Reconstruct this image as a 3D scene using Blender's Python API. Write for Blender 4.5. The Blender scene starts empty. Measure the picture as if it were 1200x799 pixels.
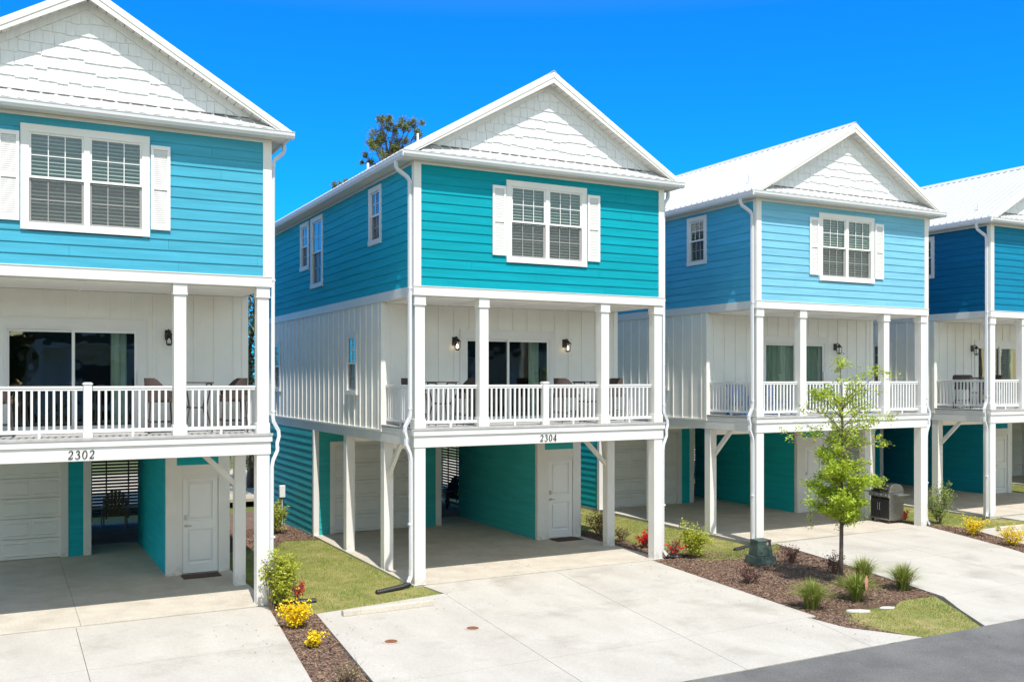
import bpy, math, random
from mathutils import Vector, noise as mnoise
R = math.radians
rnd = random.Random(7)
S = bpy.context.scene
col = S.collection

# ------------------------------------------------------------------ camera
cam = bpy.data.cameras.new('camera')
cam.sensor_width = 36.0
cam.lens = 1124.14 / 1200 * 36
cam.shift_y = (443.52 - 399.5) / 1200
cam.clip_end = 2000
co = bpy.data.objects.new('camera', cam)
col.objects.link(co)
co.location = (-7.2472, -17.7708, 4.1193)
co.rotation_euler = (R(90), 0, -0.4883)
S.camera = co

# ------------------------------------------------------------------ world, sun, exposure
SUN = Vector((-0.08, -0.55, 1.0)).normalized()
w = bpy.data.worlds.new('World'); S.world = w; w.use_nodes = True
nt = w.node_tree; nt.nodes.clear()
out = nt.nodes.new('ShaderNodeOutputWorld'); bg = nt.nodes.new('ShaderNodeBackground')
sky = nt.nodes.new('ShaderNodeTexSky'); sky.sky_type = 'NISHITA'; sky.sun_disc = False
sky.sun_elevation = math.asin(SUN.z); sky.sun_rotation = math.pi + 0.14
sky.altitude = 0; sky.air_density = 1.0; sky.dust_density = 0.1; sky.ozone_density = 1.0
# the sky away from the sun (north) is a deep azure, the sun's side gets an added warm tint
hs = nt.nodes.new('ShaderNodeMix'); hs.data_type = 'RGBA'; hs.blend_type = 'MULTIPLY'
tc = nt.nodes.new('ShaderNodeTexCoord'); sp = nt.nodes.new('ShaderNodeSeparateXYZ')
rp = nt.nodes.new('ShaderNodeMapRange'); rp.inputs[1].default_value = 0.35; rp.inputs[2].default_value = 0.8
rp.inputs[3].default_value = 1.0; rp.inputs[4].default_value = 0.0
nt.links.new(tc.outputs['Generated'], sp.inputs[0]); nt.links.new(sp.outputs[2], rp.inputs[0])
ry = nt.nodes.new('ShaderNodeMapRange'); ry.interpolation_type = 'SMOOTHSTEP'; ry.inputs[1].default_value = 0.0; ry.inputs[2].default_value = 0.5
mm = nt.nodes.new('ShaderNodeMath'); mm.operation = 'MULTIPLY'
nt.links.new(sp.outputs[1], ry.inputs[0]); nt.links.new(rp.outputs[0], mm.inputs[0]); nt.links.new(ry.outputs[0], mm.inputs[1])
nt.links.new(mm.outputs[0], hs.inputs[0]); nt.links.new(sky.outputs[0], hs.inputs[6])
hs.inputs[7].default_value = (0.015, 0.385, 0.91, 1)
h2 = nt.nodes.new('ShaderNodeMix'); h2.data_type = 'RGBA'; h2.blend_type = 'MULTIPLY'      # warm tint added on the sun's side to warm the shaded whites
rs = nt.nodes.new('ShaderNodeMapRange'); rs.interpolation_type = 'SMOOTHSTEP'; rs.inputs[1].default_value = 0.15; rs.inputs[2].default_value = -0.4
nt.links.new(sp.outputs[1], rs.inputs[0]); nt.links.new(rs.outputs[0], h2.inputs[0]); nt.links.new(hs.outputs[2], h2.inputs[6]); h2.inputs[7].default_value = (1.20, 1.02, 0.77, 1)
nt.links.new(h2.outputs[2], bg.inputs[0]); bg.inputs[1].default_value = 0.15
nt.links.new(bg.outputs[0], out.inputs[0])
sl = bpy.data.lights.new('sun', 'SUN'); sl.energy = 3.0; sl.angle = R(0.53); sl.color = (1.0, 0.955, 0.89)
so = bpy.data.objects.new('sun', sl); col.objects.link(so)
so.rotation_euler = SUN.to_track_quat('Z', 'Y').to_euler(); so.location = (0, -30, 40)
S.view_settings.view_transform = 'Standard'; S.view_settings.look = 'None'
S.view_settings.exposure = 1.0; S.view_settings.gamma = 1.0; S.view_settings.use_curve_mapping = False
S.render.engine = 'CYCLES'
S.cycles.max_bounces = 12; S.cycles.diffuse_bounces = 8; S.cycles.transparent_max_bounces = 12

# ------------------------------------------------------------------ materials
def lin(c):
    return tuple((v / 12.92 if v <= .04045 else ((v + .055) / 1.055) ** 2.4) for v in c)
def rgb(r, g, b):
    return lin((r / 255, g / 255, b / 255))
def mat(name, c, rough=.6, var=.0, scale=3.0, bump=.0, bscale=80, metal=0., spec=.5, stretch=None, c2=None, detail=4, rpi=0., trans=0.):
    m = bpy.data.materials.new(name); m.use_nodes = True
    n = m.node_tree; b = n.nodes['Principled BSDF']
    b.inputs['Roughness'].default_value = rough; b.inputs['Metallic'].default_value = metal
    b.inputs['Specular IOR Level'].default_value = spec
    b.inputs['Base Color'].default_value = (*c, 1)
    L = n.links
    g = n.nodes.new('ShaderNodeNewGeometry')
    mp = n.nodes.new('ShaderNodeMapping'); L.new(g.outputs['Position'], mp.inputs[0])
    if stretch: mp.inputs['Scale'].default_value = stretch
    last = None
    if var > 0 or c2:
        no = n.nodes.new('ShaderNodeTexNoise'); no.inputs['Scale'].default_value = scale; no.inputs['Detail'].default_value = detail
        no.inputs['Roughness'].default_value = .6
        L.new(mp.outputs[0], no.inputs['Vector'])
        cr = n.nodes.new('ShaderNodeMapRange'); cr.inputs[1].default_value = .3; cr.inputs[2].default_value = .7
        L.new(no.outputs[0], cr.inputs[0])
        mx = n.nodes.new('ShaderNodeMix'); mx.data_type = 'RGBA'
        d = c2 if c2 else tuple(v * (1 - var) for v in c)
        u = c if c2 else tuple(min(1, v * (1 + var)) for v in c)
        mx.inputs[6].default_value = (*d, 1); mx.inputs[7].default_value = (*u, 1)
        L.new(cr.outputs[0], mx.inputs[0]); last = mx.outputs[2]
    if rpi > 0:
        hv = n.nodes.new('ShaderNodeHueSaturation')
        mr = n.nodes.new('ShaderNodeMapRange'); mr.inputs[3].default_value = 1 - rpi; mr.inputs[4].default_value = 1 + rpi
        L.new(g.outputs['Random Per Island'], mr.inputs[0]); L.new(mr.outputs[0], hv.inputs['Value'])
        mr2 = n.nodes.new('ShaderNodeMapRange'); mr2.inputs[3].default_value = .5 - rpi * .035; mr2.inputs[4].default_value = .5 + rpi * .035
        L.new(g.outputs['Random Per Island'], mr2.inputs[0]); L.new(mr2.outputs[0], hv.inputs['Hue'])
        if last: L.new(last, hv.inputs['Color'])
        else: hv.inputs['Color'].default_value = (*c, 1)
        last = hv.outputs[0]
    if last: L.new(last, b.inputs['Base Color'])
    if bump > 0:
        nb = n.nodes.new('ShaderNodeTexNoise'); nb.inputs['Scale'].default_value = bscale; nb.inputs['Detail'].default_value = 3
        L.new(mp.outputs[0], nb.inputs['Vector'])
        bp = n.nodes.new('ShaderNodeBump'); bp.inputs['Strength'].default_value = bump; bp.inputs['Distance'].default_value = .01
        L.new(nb.outputs[0], bp.inputs['Height']); L.new(bp.outputs[0], b.inputs['Normal'])
    if trans > 0:
        o = n.nodes['Material Output']; t = n.nodes.new('ShaderNodeBsdfTranslucent'); ms = n.nodes.new('ShaderNodeMixShader')
        ms.inputs[0].default_value = trans
        if last: L.new(last, t.inputs[0])
        else: t.inputs[0].default_value = (*c, 1)
        L.new(b.outputs[0], ms.inputs[1]); L.new(t.outputs[0], ms.inputs[2]); L.new(ms.outputs[0], o.inputs[0])
    return m

def add_grime(m, z0, z1, col):
    n = m.node_tree; L = n.links; b = n.nodes['Principled BSDF']; src = b.inputs['Base Color'].links[0].from_socket
    g = n.nodes.new('ShaderNodeNewGeometry'); sp_ = n.nodes.new('ShaderNodeSeparateXYZ'); L.new(g.outputs['Position'], sp_.inputs[0])
    r = n.nodes.new('ShaderNodeMapRange'); r.inputs[1].default_value = z1; r.inputs[2].default_value = z0; L.new(sp_.outputs[2], r.inputs[0])
    no = n.nodes.new('ShaderNodeTexNoise'); no.inputs['Scale'].default_value = 9; no.inputs['Detail'].default_value = 6; L.new(g.outputs['Position'], no.inputs['Vector'])
    r2 = n.nodes.new('ShaderNodeMapRange'); r2.inputs[1].default_value = .42; r2.inputs[2].default_value = .66; L.new(no.outputs[0], r2.inputs[0])
    mu = n.nodes.new('ShaderNodeMath'); mu.operation = 'MULTIPLY'; L.new(r.outputs[0], mu.inputs[0]); L.new(r2.outputs[0], mu.inputs[1])
    mx = n.nodes.new('ShaderNodeMix'); mx.data_type = 'RGBA'; mx.inputs[7].default_value = (*col, 1); L.new(src, mx.inputs[6]); L.new(mu.outputs[0], mx.inputs[0]); L.new(mx.outputs[2], b.inputs['Base Color'])
def siding_mat(name, c):
    return mat(name, c, rough=.6, spec=.12, rpi=.05, var=.13, scale=1.3, bump=.25, bscale=30, stretch=(.6, .6, 9), detail=8)
M = {}
M['trim'] = mat('white_trim', (.73, .715, .68), .45, .05, 1.2, .10, 30)
add_grime(M['trim'], 0.0, .28, (.55, .50, .42))
M['bb'] = mat('white_board', (.80, .78, .72), .5, .04, 1.5, .12, 60)
M['rail'] = mat('white_vinyl', (.78, .77, .75), .35)
M['roof'] = mat('white_roof_metal', (.50, .50, .505), .42, .03, 1.0, .05, 6)
M['gutter'] = mat('gutter_white', (.66, .67, .69), .35, .03, 2)
M['shake'] = mat('white_shake', (.74, .745, .75), .6, .06, 5, .3, 60, stretch=(6, 6, .7))
M['soffit'] = mat('soffit', (.66, .64, .60), .6, .04, 3)
M['deck'] = mat('deck_board', (.42, .41, .40), .7, .15, 8)
M['door'] = mat('door_paint', (.80, .80, .785), .4, .02, 2)
M['garage'] = mat('garage_panel', (.76, .75, .725), .45, .03, 2)
M['louvre'] = mat('shutter_louvre', (.66, .64, .625), .6, .1, 60, .3, 90)
M['metal'] = mat('brushed_metal', (.55, .54, .52), .3, metal=1.0)
M['black'] = mat('black_metal', (.015, .014, .013), .45)
M['digit'] = mat('black_numeral', (.02, .02, .02), .4)
M['pipe'] = mat('black_corrugated_pipe', (.018, .018, .02), .5, .3, 40)
M['rust'] = mat('rusty_iron', (.20, .075, .035), .8, .5, 30, .3, 120)
M['interior'] = mat('interior_paint', (.10, .095, .085), .8, .1, 1)
M['blind'] = mat('blind_slat', (.90, .90, .88), .5)
M['curtain'] = mat('curtain_cloth', (.80, .84, .74), .8, .12, 1, stretch=(14, 14, .2))
M['screenframe'] = mat('dark_bronze', (.10, .095, .09), .5)
M['slat'] = mat('screen_slat', (.36, .32, .26), .7, .15, 6)
M['underfloor'] = mat('carport_ceiling', (.84, .82, .78), .7, .05, 2)
M['wicker'] = mat('brown_wicker', (.085, .058, .05), .7, .4, 90, .8, 200)
M['darkwood'] = mat('dark_brown_metal', (.06, .042, .038), .5, .3, 20)
M['adirondack'] = mat('tan_resin', (.62, .42, .24), .6, .15, 9)
M['blue'] = mat('blue_resin', (.02, .15, .42), .55, .1, 8)
M['navy'] = mat('navy_cushion', (.012, .03, .10), .8, .1, 8)
M['mat'] = mat('coir_mat', (.085, .05, .035), .95, .4, 40, .8, 150)
M['greenbox'] = mat('green_enamel', (.022, .055, .045), .5, .55, 7, .1, 30, c2=(.09, .12, .10))
M['steel'] = mat('stainless_steel', (.42, .41, .39), .28, .15, 12, metal=.9)
M['char'] = mat('charcoal_enamel', (.03, .03, .032), .35)
M['bark'] = mat('bark', (.10, .075, .06), .9, .35, 25, .7, 60, stretch=(1, 1, .3))
M['twig'] = mat('twig', (.15, .10, .07), .85)
M['leaf_lime'] = mat('leaf_lime', (.42, .52, .04), .55, rpi=.38, trans=.4)
M['leaf_green'] = mat('leaf_green', (.24, .32, .06), .5, rpi=.45, trans=.3)
M['leaf_yellowgreen'] = mat('leaf_yellow_green', (.44, .47, .05), .5, rpi=.35, trans=.35)
M['leaf_dark'] = mat('leaf_dark', (.035, .075, .018), .5, rpi=.45, trans=.2)
M['leaf_pine'] = mat('pine_needles', (.17, .20, .055), .6, rpi=.5, trans=.25)
M['leaf_gold'] = mat('leaf_gold', (.88, .66, .010), .5, rpi=.25, trans=.35)
M['leaf_maroon'] = mat('leaf_maroon', (.10, .03, .028), .5, rpi=.5, trans=.25)
M['petal'] = mat('azalea_petal', (.75, .018, .03), .5, rpi=.3, trans=.35)
M['blade'] = mat('grass_tuft_blade', (.26, .33, .05), .55, rpi=.45, trans=.3)
M['blade_dry'] = mat('dry_grass_blade', (.36, .30, .13), .6, rpi=.3, trans=.3)
M['stone'] = mat('white_stone', (.55, .53, .49), .8, .1, 8)
M['peach'] = mat('faded_tag', (.55, .26, .19), .7)

def glass_mat():
    m = bpy.data.materials.new('window_glass'); m.use_nodes = True
    n = m.node_tree; n.nodes.clear(); L = n.links
    o = n.nodes.new('ShaderNodeOutputMaterial'); ms = n.nodes.new('ShaderNodeMixShader')
    tr = n.nodes.new('ShaderNodeBsdfTransparent'); gl = n.nodes.new('ShaderNodeBsdfGlossy')
    tr.inputs[0].default_value = (.70, .76, .74, 1); gl.inputs['Roughness'].default_value = .02
    gl.inputs[0].default_value = (.9, .95, .95, 1)
    lw = n.nodes.new('ShaderNodeLayerWeight'); fr = n.nodes.new('ShaderNodeMath'); fr.operation = 'POWER'; fr.inputs[1].default_value = 4.5; L.new(lw.outputs['Facing'], fr.inputs[0])
    lw.inputs[0].default_value = .5
    mr = n.nodes.new('ShaderNodeMapRange'); mr.inputs[3].default_value = .07; mr.inputs[4].default_value = 1.0
    L.new(fr.outputs[0], mr.inputs[0]); L.new(mr.outputs[0], ms.inputs[0])
    g = n.nodes.new('ShaderNodeNewGeometry'); nb = n.nodes.new('ShaderNodeTexNoise'); nb.inputs['Scale'].default_value = 1.6
    L.new(g.outputs['Position'], nb.inputs['Vector'])
    bp = n.nodes.new('ShaderNodeBump'); bp.inputs['Strength'].default_value = .05; bp.inputs['Distance'].default_value = .1
    L.new(nb.outputs[0], bp.inputs['Height']); L.new(bp.outputs[0], gl.inputs['Normal'])
    L.new(tr.outputs[0], ms.inputs[1]); L.new(gl.outputs[0], ms.inputs[2]); L.new(ms.outputs[0], o.inputs[0])
    return m
M['glass'] = glass_mat()
def screen_mat():
    m = bpy.data.materials.new('insect_mesh'); m.use_nodes = True
    n = m.node_tree; L = n.links; b = n.nodes['Principled BSDF']
    b.inputs['Base Color'].default_value = (.10, .10, .10, 1); b.inputs['Alpha'].default_value = .42
    return m
M['screen'] = screen_mat()
def bulb():
    m = bpy.data.materials.new('warm_bulb'); m.use_nodes = True
    b = m.node_tree.nodes['Principled BSDF']
    b.inputs['Emission Color'].default_value = (1, .75, .42, 1); b.inputs['Emission Strength'].default_value = 5
    return m
M['bulb'] = bulb()

def ground_mat(name, ca, cb, scale, c3=None, s3=.5, t3=(.55, .75), bump=.2, bscale=60, rough=.85, fine=0.0, fscale=60, streak=None):
    """two-tone noise, a third tone in large blotches, fine grain"""
    m = bpy.data.materials.new(name); m.use_nodes = True
    n = m.node_tree; L = n.links; b = n.nodes['Principled BSDF']; b.inputs['Roughness'].default_value = rough
    b.inputs['Specular IOR Level'].default_value = .3
    g = n.nodes.new('ShaderNodeNewGeometry'); pos = g.outputs['Position']
    if streak:
        mp = n.nodes.new('ShaderNodeMapping'); mp.inputs['Scale'].default_value = streak; L.new(pos, mp.inputs[0]); pos2 = mp.outputs[0]
    else: pos2 = pos
    def noise(sc, a, c, p, det=6):
        no = n.nodes.new('ShaderNodeTexNoise'); no.inputs['Scale'].default_value = sc; no.inputs['Detail'].default_value = det
        no.inputs['Roughness'].default_value = .62; L.new(p, no.inputs['Vector'])
        r = n.nodes.new('ShaderNodeMapRange'); r.inputs[1].default_value = a; r.inputs[2].default_value = c; L.new(no.outputs[0], r.inputs[0])
        return r.outputs[0]
    mx = n.nodes.new('ShaderNodeMix'); mx.data_type = 'RGBA'; mx.inputs[6].default_value = (*ca, 1); mx.inputs[7].default_value = (*cb, 1)
    L.new(noise(scale, .35, .65, pos2), mx.inputs[0]); last = mx.outputs[2]
    if c3:
        m3 = n.nodes.new('ShaderNodeMix'); m3.data_type = 'RGBA'; m3.inputs[7].default_value = (*c3, 1)
        L.new(last, m3.inputs[6]); L.new(noise(s3, t3[0], t3[1], pos), m3.inputs[0]); last = m3.outputs[2]
    if fine > 0:
        mf = n.nodes.new('ShaderNodeMix'); mf.data_type = 'RGBA'; mf.blend_type = 'MULTIPLY'; mf.inputs[0].default_value = 1
        cr = n.nodes.new('ShaderNodeMapRange'); cr.inputs[3].default_value = 1 - fine; cr.inputs[4].default_value = 1 + fine * .4
        L.new(noise(fscale, .3, .7, pos, 2), cr.inputs[0]); L.new(last, mf.inputs[6]); L.new(cr.outputs[0], mf.inputs[7]); last = mf.outputs[2]
    L.new(last, b.inputs['Base Color'])
    nb = n.nodes.new('ShaderNodeTexNoise'); nb.inputs['Scale'].default_value = bscale; nb.inputs['Detail'].default_value = 4; L.new(pos, nb.inputs['Vector'])
    bp = n.nodes.new('ShaderNodeBump'); bp.inputs['Strength'].default_value = bump; bp.inputs['Distance'].default_value = .01
    L.new(nb.outputs[0], bp.inputs['Height']); L.new(bp.outputs[0], b.inputs['Normal'])
    return m
M['drive'] = ground_mat('driveway_concrete', (.425, .392, .342), (.485, .454, .40), 1.1, (.34, .31, .265), .8, (.53, .74), fine=.12, fscale=35, streak=(1.0, .45, 1))
M['slab'] = ground_mat('carport_concrete', (.44, .395, .325), (.53, .48, .40), 1.8, (.36, .315, .255), .7, (.55, .8), fine=.16, fscale=28)
M['road'] = ground_mat('asphalt', (.125, .122, .118), (.165, .16, .153), 1.2, (.20, .195, .185), .5, (.5, .75), fine=.35, fscale=45, bump=.5, bscale=120)
M['ground'] = ground_mat('ground_turf', (.10, .12, .03), (.16, .17, .045), .5, (.17, .14, .07), .3, (.5, .8), fine=.3, fscale=20)
M['lawn'] = ground_mat('lawn_soil', (.23, .21, .06), (.34, .28, .12), 1.3, (.12, .18, .03), .8, (.55, .75), fine=.35, fscale=30, bump=.5, bscale=45)
M['mulch'] = ground_mat('mulch_bed', (.15, .092, .066), (.225, .145, .105), 4, (.30, .22, .16), 1.2, (.58, .8), fine=.5, fscale=28, bump=1.0, bscale=40)
M['earth'] = ground_mat('bare_earth', (.26, .18, .12), (.36, .26, .17), 2, fine=.4)
M['lane'] = ground_mat('pale_sand', (.40, .35, .26), (.48, .42, .32), 1, fine=.1)
M['chip'] = mat('mulch_chip', (.19, .118, .08), .9, rpi=.6)
M['blade_lawn'] = mat('lawn_blade', (.34, .38, .085), .6, .25, 1.2, rpi=.35, trans=.3, c2=(.16, .28, .035))

# ------------------------------------------------------------------ mesh builder
class MB:
    def __init__(s): s.v = []; s.f = []
    def add(s, vs, fs):
        o = len(s.v); s.v.extend(vs); s.f.extend([tuple(i + o for i in f) for f in fs])
    def hexa(s, p):
        s.add(p, [(0, 3, 2, 1), (4, 5, 6, 7), (0, 1, 5, 4), (1, 2, 6, 5), (2, 3, 7, 6), (3, 0, 4, 7)])
    def box(s, x0, x1, y0, y1, z0, z1):
        s.hexa([(x0, y0, z0), (x1, y0, z0), (x1, y1, z0), (x0, y1, z0), (x0, y0, z1), (x1, y0, z1), (x1, y1, z1), (x0, y1, z1)])
    def fbox(s, F, u0, u1, d0, d1, z0, z1):
        p = [F(u0, d0, z0), F(u1, d0, z0), F(u1, d1, z0), F(u0, d1, z0), F(u0, d0, z1), F(u1, d0, z1), F(u1, d1, z1), F(u0, d1, z1)]
        s.hexa(p)
    def prism(s, F, prof, u0, u1):
        """profile of (d, z) swept along u"""
        k = len(prof); vs = [F(u0, d, z) for d, z in prof] + [F(u1, d, z) for d, z in prof]
        fs = [tuple(range(k))[::-1], tuple(range(k, 2 * k))] + [(i, (i + 1) % k, k + (i + 1) % k, k + i) for i in range(k)]
        s.add(vs, fs)
    def beam(s, a, b, w, h):
        a = Vector(a); b = Vector(b); d = (b - a).normalized()
        up = Vector((0, 0, 1)) if abs(d.z) < .95 else Vector((0, 1, 0))
        r = d.cross(up).normalized() * w / 2; t = r.cross(d).normalized() * h / 2
        s.hexa([tuple(a - r - t), tuple(a + r - t), tuple(b + r - t), tuple(b - r - t), tuple(a - r + t), tuple(a + r + t), tuple(b + r + t), tuple(b - r + t)])
    def tube(s, pts, rad, n=8, cap=True, sq=False):
        pts = [Vector(p) for p in pts]
        if not isinstance(rad, (list, tuple)): rad = [rad] * len(pts)
        o = len(s.v); ref = None
        for i, p in enumerate(pts):
            d = (pts[min(i + 1, len(pts) - 1)] - pts[max(i - 1, 0)]).normalized()
            if ref is None:
                ref = Vector((0, 0, 1)) if abs(d.z) < .9 else Vector((1, 0, 0))
            r = (ref - d * ref.dot(d)).normalized(); t = d.cross(r); ref = r
            for k in range(n):
                a = 2 * math.pi * (k + (.5 if sq else 0)) / n
                s.v.append(tuple(p + (r * math.cos(a) + t * math.sin(a)) * rad[i]))
        for i in range(len(pts) - 1):
            for k in range(n):
                s.f.append((o + i * n + k, o + i * n + (k + 1) % n, o + (i + 1) * n + (k + 1) % n, o + (i + 1) * n + k))
        if cap:
            s.f.append(tuple(o + k for k in range(n))[::-1]); e = o + (len(pts) - 1) * n; s.f.append(tuple(e + k for k in range(n)))
    def lathe(s, c, prof, n=16):
        o = len(s.v)
        for r, z in prof:
            for k in range(n):
                a = 2 * math.pi * k / n; s.v.append((c[0] + r * math.cos(a), c[1] + r * math.sin(a), c[2] + z))
        for i in range(len(prof) - 1):
            for k in range(n):
                s.f.append((o + i * n + k, o + i * n + (k + 1) % n, o + (i + 1) * n + (k + 1) % n, o + (i + 1) * n + k))
        s.f.append(tuple(o + k for k in range(n))[::-1]); e = o + (len(prof) - 1) * n; s.f.append(tuple(e + k for k in range(n)))
    def build(s, name, m, parent=None, smooth=False, bevel=0., fix=True):
        me = bpy.data.meshes.new(name); me.from_pydata(s.v, [], s.f); me.update()
        if fix:
            import bmesh
            bm = bmesh.new(); bm.from_mesh(me); bmesh.ops.recalc_face_normals(bm, faces=bm.faces); bm.to_mesh(me); bm.free()
        for q in (m if isinstance(m, (list, tuple)) else [m]): me.materials.append(q)
        if smooth: me.polygons.foreach_set('use_smooth', [True] * len(me.polygons))
        o = bpy.data.objects.new(name, me); col.objects.link(o)
        if parent: o.parent = parent
        if bevel:
            b = o.modifiers.new('bevel', 'BEVEL'); b.width = bevel; b.segments = 2; b.limit_method = 'ANGLE'
        return o
def frame(o, U, N):
    return lambda u, d, z: (o[0] + u * U[0] + d * N[0], o[1] + u * U[1] + d * N[1], z)
def tag(o, label=None, cat=None, group=None, kind=None):
    if label: o['label'] = label
    if cat: o['category'] = cat
    if group: o['group'] = group
    if kind: o['kind'] = kind
    return o
def empty(name, loc, rz=0):
    o = bpy.data.objects.new(name, None); col.objects.link(o); o.location = loc; o.rotation_euler = (0, 0, rz); o.empty_display_size = .2
    return o
def copy_tree(o, parent=None):
    c = o.copy(); col.objects.link(c)
    if parent: c.parent = parent
    for ch in [k for k in bpy.data.objects if k.parent == o]: copy_tree(ch, c)
    return c
def gz(x, y):
    """the site rises a hand's width towards the right"""
    t = [(-99, 0), (5.5, 0), (9.2, .10), (18, .17), (400, .17)]
    for (a, p), (b, q) in zip(t, t[1:]):
        if x <= b:
            g = p + (q - p) * (x - a) / (b - a); break
    else: g = .17
    return g * max(0, min(1, (y + 7.3) / 4.5))

# ------------------------------------------------------------------ ground
def sheet(name, poly, z, m, step=.6, thick=0., skirt=.12):
    """polygon cut on a grid of strips so that it can follow the rise; convex or simple in y-order is fine"""
    import bmesh
    bm = bmesh.new()
    f = bm.faces.new([bm.verts.new((x, y, 0)) for x, y in poly])
    xs = [p[0] for p in poly]; ys = [p[1] for p in poly]
    def cuts(lo, hi, nrm, ax):
        k = math.ceil((hi - lo) / step)
        for i in range(1, k):
            c = [0, 0, 0]; c[ax] = lo + (hi - lo) * i / k
            bmesh.ops.bisect_plane(bm, geom=bm.verts[:] + bm.edges[:] + bm.faces[:], plane_co=c, plane_no=nrm)
    if step < 50:
        cuts(min(xs), max(xs), (1, 0, 0), 0); cuts(min(ys), max(ys), (0, 1, 0), 1)
    bmesh.ops.triangulate(bm, faces=[q for q in bm.faces if len(q.verts) > 4])
    for v in bm.verts: v.co.z = z + gz(v.co.x, v.co.y)
    if skirt:
        ed = [e for e in bm.edges if e.is_boundary]
        r = bmesh.ops.extrude_edge_only(bm, edges=ed)
        for v in [g for g in r['geom'] if isinstance(g, bmesh.types.BMVert)]: v.co.z -= skirt
    bmesh.ops.recalc_face_normals(bm, faces=bm.faces)
    me = bpy.data.meshes.new(name); bm.to_mesh(me); bm.free(); me.materials.append(m)
    o = bpy.data.objects.new(name, me); col.objects.link(o); tag(o, kind='structure')
    return o
sheet('ground', [(-300, -120), (300, -120), (300, 400), (-300, 400)], -.25, M['ground'], step=99, skirt=0)
# the built lots stand on a pad of turf 13 cm higher
sheet('ground_pad', [(-30, -7.4), (45, -7.4), (45, 26), (-30, 26)], -.12, M['ground'], step=2.5, skirt=.3)
sheet('road', [(-60, -14.6), (60, -14.6), (60, -7.3)] + [(20 - i * .13, -7.3 + rnd.uniform(-.014, .014)) for i in range(240)] + [(-60, -7.3)], -.018, M['road'], step=99, skirt=.2)
sheet('back_lane', [(-30, 14.2), (45, 14.2), (45, 25), (-30, 25)], -.06, M['lane'], step=99, skirt=.1).location.z = .17

def panels(name, polys, z, m):
    """concrete slabs with open joints between them"""
    mb = MB()
    for poly in polys:
        cx = sum(p[0] for p in poly) / len(poly); cy = sum(p[1] for p in poly) / len(poly)
        k = len(poly); g = .004
        q = [(x + (g if x < cx else -g), y + (g if y < cy else -g)) for x, y in poly]
        vs = [(x, y, z + gz(x, y)) for x, y in q] + [(x, y, z - .1 + gz(x, y)) for x, y in q]
        mb.add(vs, [tuple(range(k)), tuple(range(k, 2 * k))[::-1]] + [(i, i + k, (i + 1) % k + k, (i + 1) % k) for i in range(k)])
    o = mb.build(name, m); tag(o, kind='structure'); return o
def lerp(a, b, t): return (a[0] + (b[0] - a[0]) * t, a[1] + (b[1] - a[1]) * t)

HOUSES = [(-9.04, -.257, 0.0), (0, 0, 0.0), (8.97, .06, .055), (17.74, .06, .10), (26.55, .06, .10)]
SLAB_Z = [0, 0, .10, .165, .17]
for (hx, hy, _), hz in zip(HOUSES, SLAB_Z):     # carport slabs, with a saw joint down the middle
    P = []
    for x0, x1 in ((-.02, 2.95), (2.95, 6.14)):
        for y0, y1 in ((0, 4.2), (4.2, 8.4)):
            P.append([(hx + x0, hy + y0), (hx + x1, hy + y0), (hx + x1, hy + y1), (hx + x0, hy + y1)])
    mb = MB(); g = .003
    for q in P:
        mb.box(q[0][0] + g, q[1][0] - g, q[0][1] + g, q[2][1] - g, hz - .22, hz)
    tag(mb.build('carport_slab', M['slab']), kind='structure')

for (hx, hy, _), hz in zip(HOUSES, SLAB_Z):     # bare earth behind the slabs
    sheet('earth_floor', [(hx + .1, hy + 8.4), (hx + 6.0, hy + 8.4), (hx + 6.0, hy + 12.6), (hx + .1, hy + 12.6)], -.09, M['earth'], step=3, skirt=0)
# driveways
def strip_poly(yA, yB, xa, xb):
    """xa, xb: functions of y giving the two sides; a panel between yA (top) and yB"""
    return [(xa(yA), yA), (xa(yB), yB), (xb(yB), yB), (xb(yA), yA)]
def ln(p, q): return lambda y: p[0] + (q[0] - p[0]) * (y - p[1]) / (q[1] - p[1])
# house 2302
jl = ln((-6.17, -.27), (-6.21, -7.3)); rt = ln((-2.98, -.27), (-3.78, -7.3)); lf = ln((-9.4, -.27), (-9.4, -7.3))
panels('driveway', [strip_poly(-.27, -2.93, lf, jl), strip_poly(-.27, -2.93, jl, rt), strip_poly(-2.93, -5.6, lf, jl), strip_poly(-2.93, -5.6, jl, rt),
                    strip_poly(-5.6, -7.3, lf, jl), strip_poly(-5.6, -7.3, jl, rt)], -.01, M['drive'])
# house 2304: the part left of the first joint is the wider parking bay that starts lower down
e1 = ln((.26, -.83), (-.33, -7.3)); j2 = ln((3.24, -.012), (2.1, -7.3)); r2 = ln((5.78, -.012), (5.28, -5.3)); l2 = ln((-2.38, -1.25), (-3.0, -7.3))
bay = [(-2.38, -1.27), (-2.80, -5.5), (e1(-5.5), -5.5), (e1(-.83), -.85)]
panels('driveway', [bay, [(l2(-5.5), -5.5), (l2(-7.3), -7.3), (e1(-7.3), -7.3), (e1(-5.5), -5.5)],
                    [(.16, -.012), (.26, -.83), (e1(-3), -3), (j2(-3), -3), (3.24, -.012)],
                    strip_poly(-3, -5.5, e1, j2), strip_poly(-5.5, -7.3, e1, j2),
                    strip_poly(-.012, -3, j2, r2), strip_poly(-3, -5.5, j2, r2),
                    [(j2(-5.5), -5.5), (j2(-7.3), -7.3), (4.6, -7.3), (5.05, -5.5)], [(5.05, -5.5), (4.6, -7.3), (5.75, -7.3), (5.12, -6.3)]], -.01, M['drive'])
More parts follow.
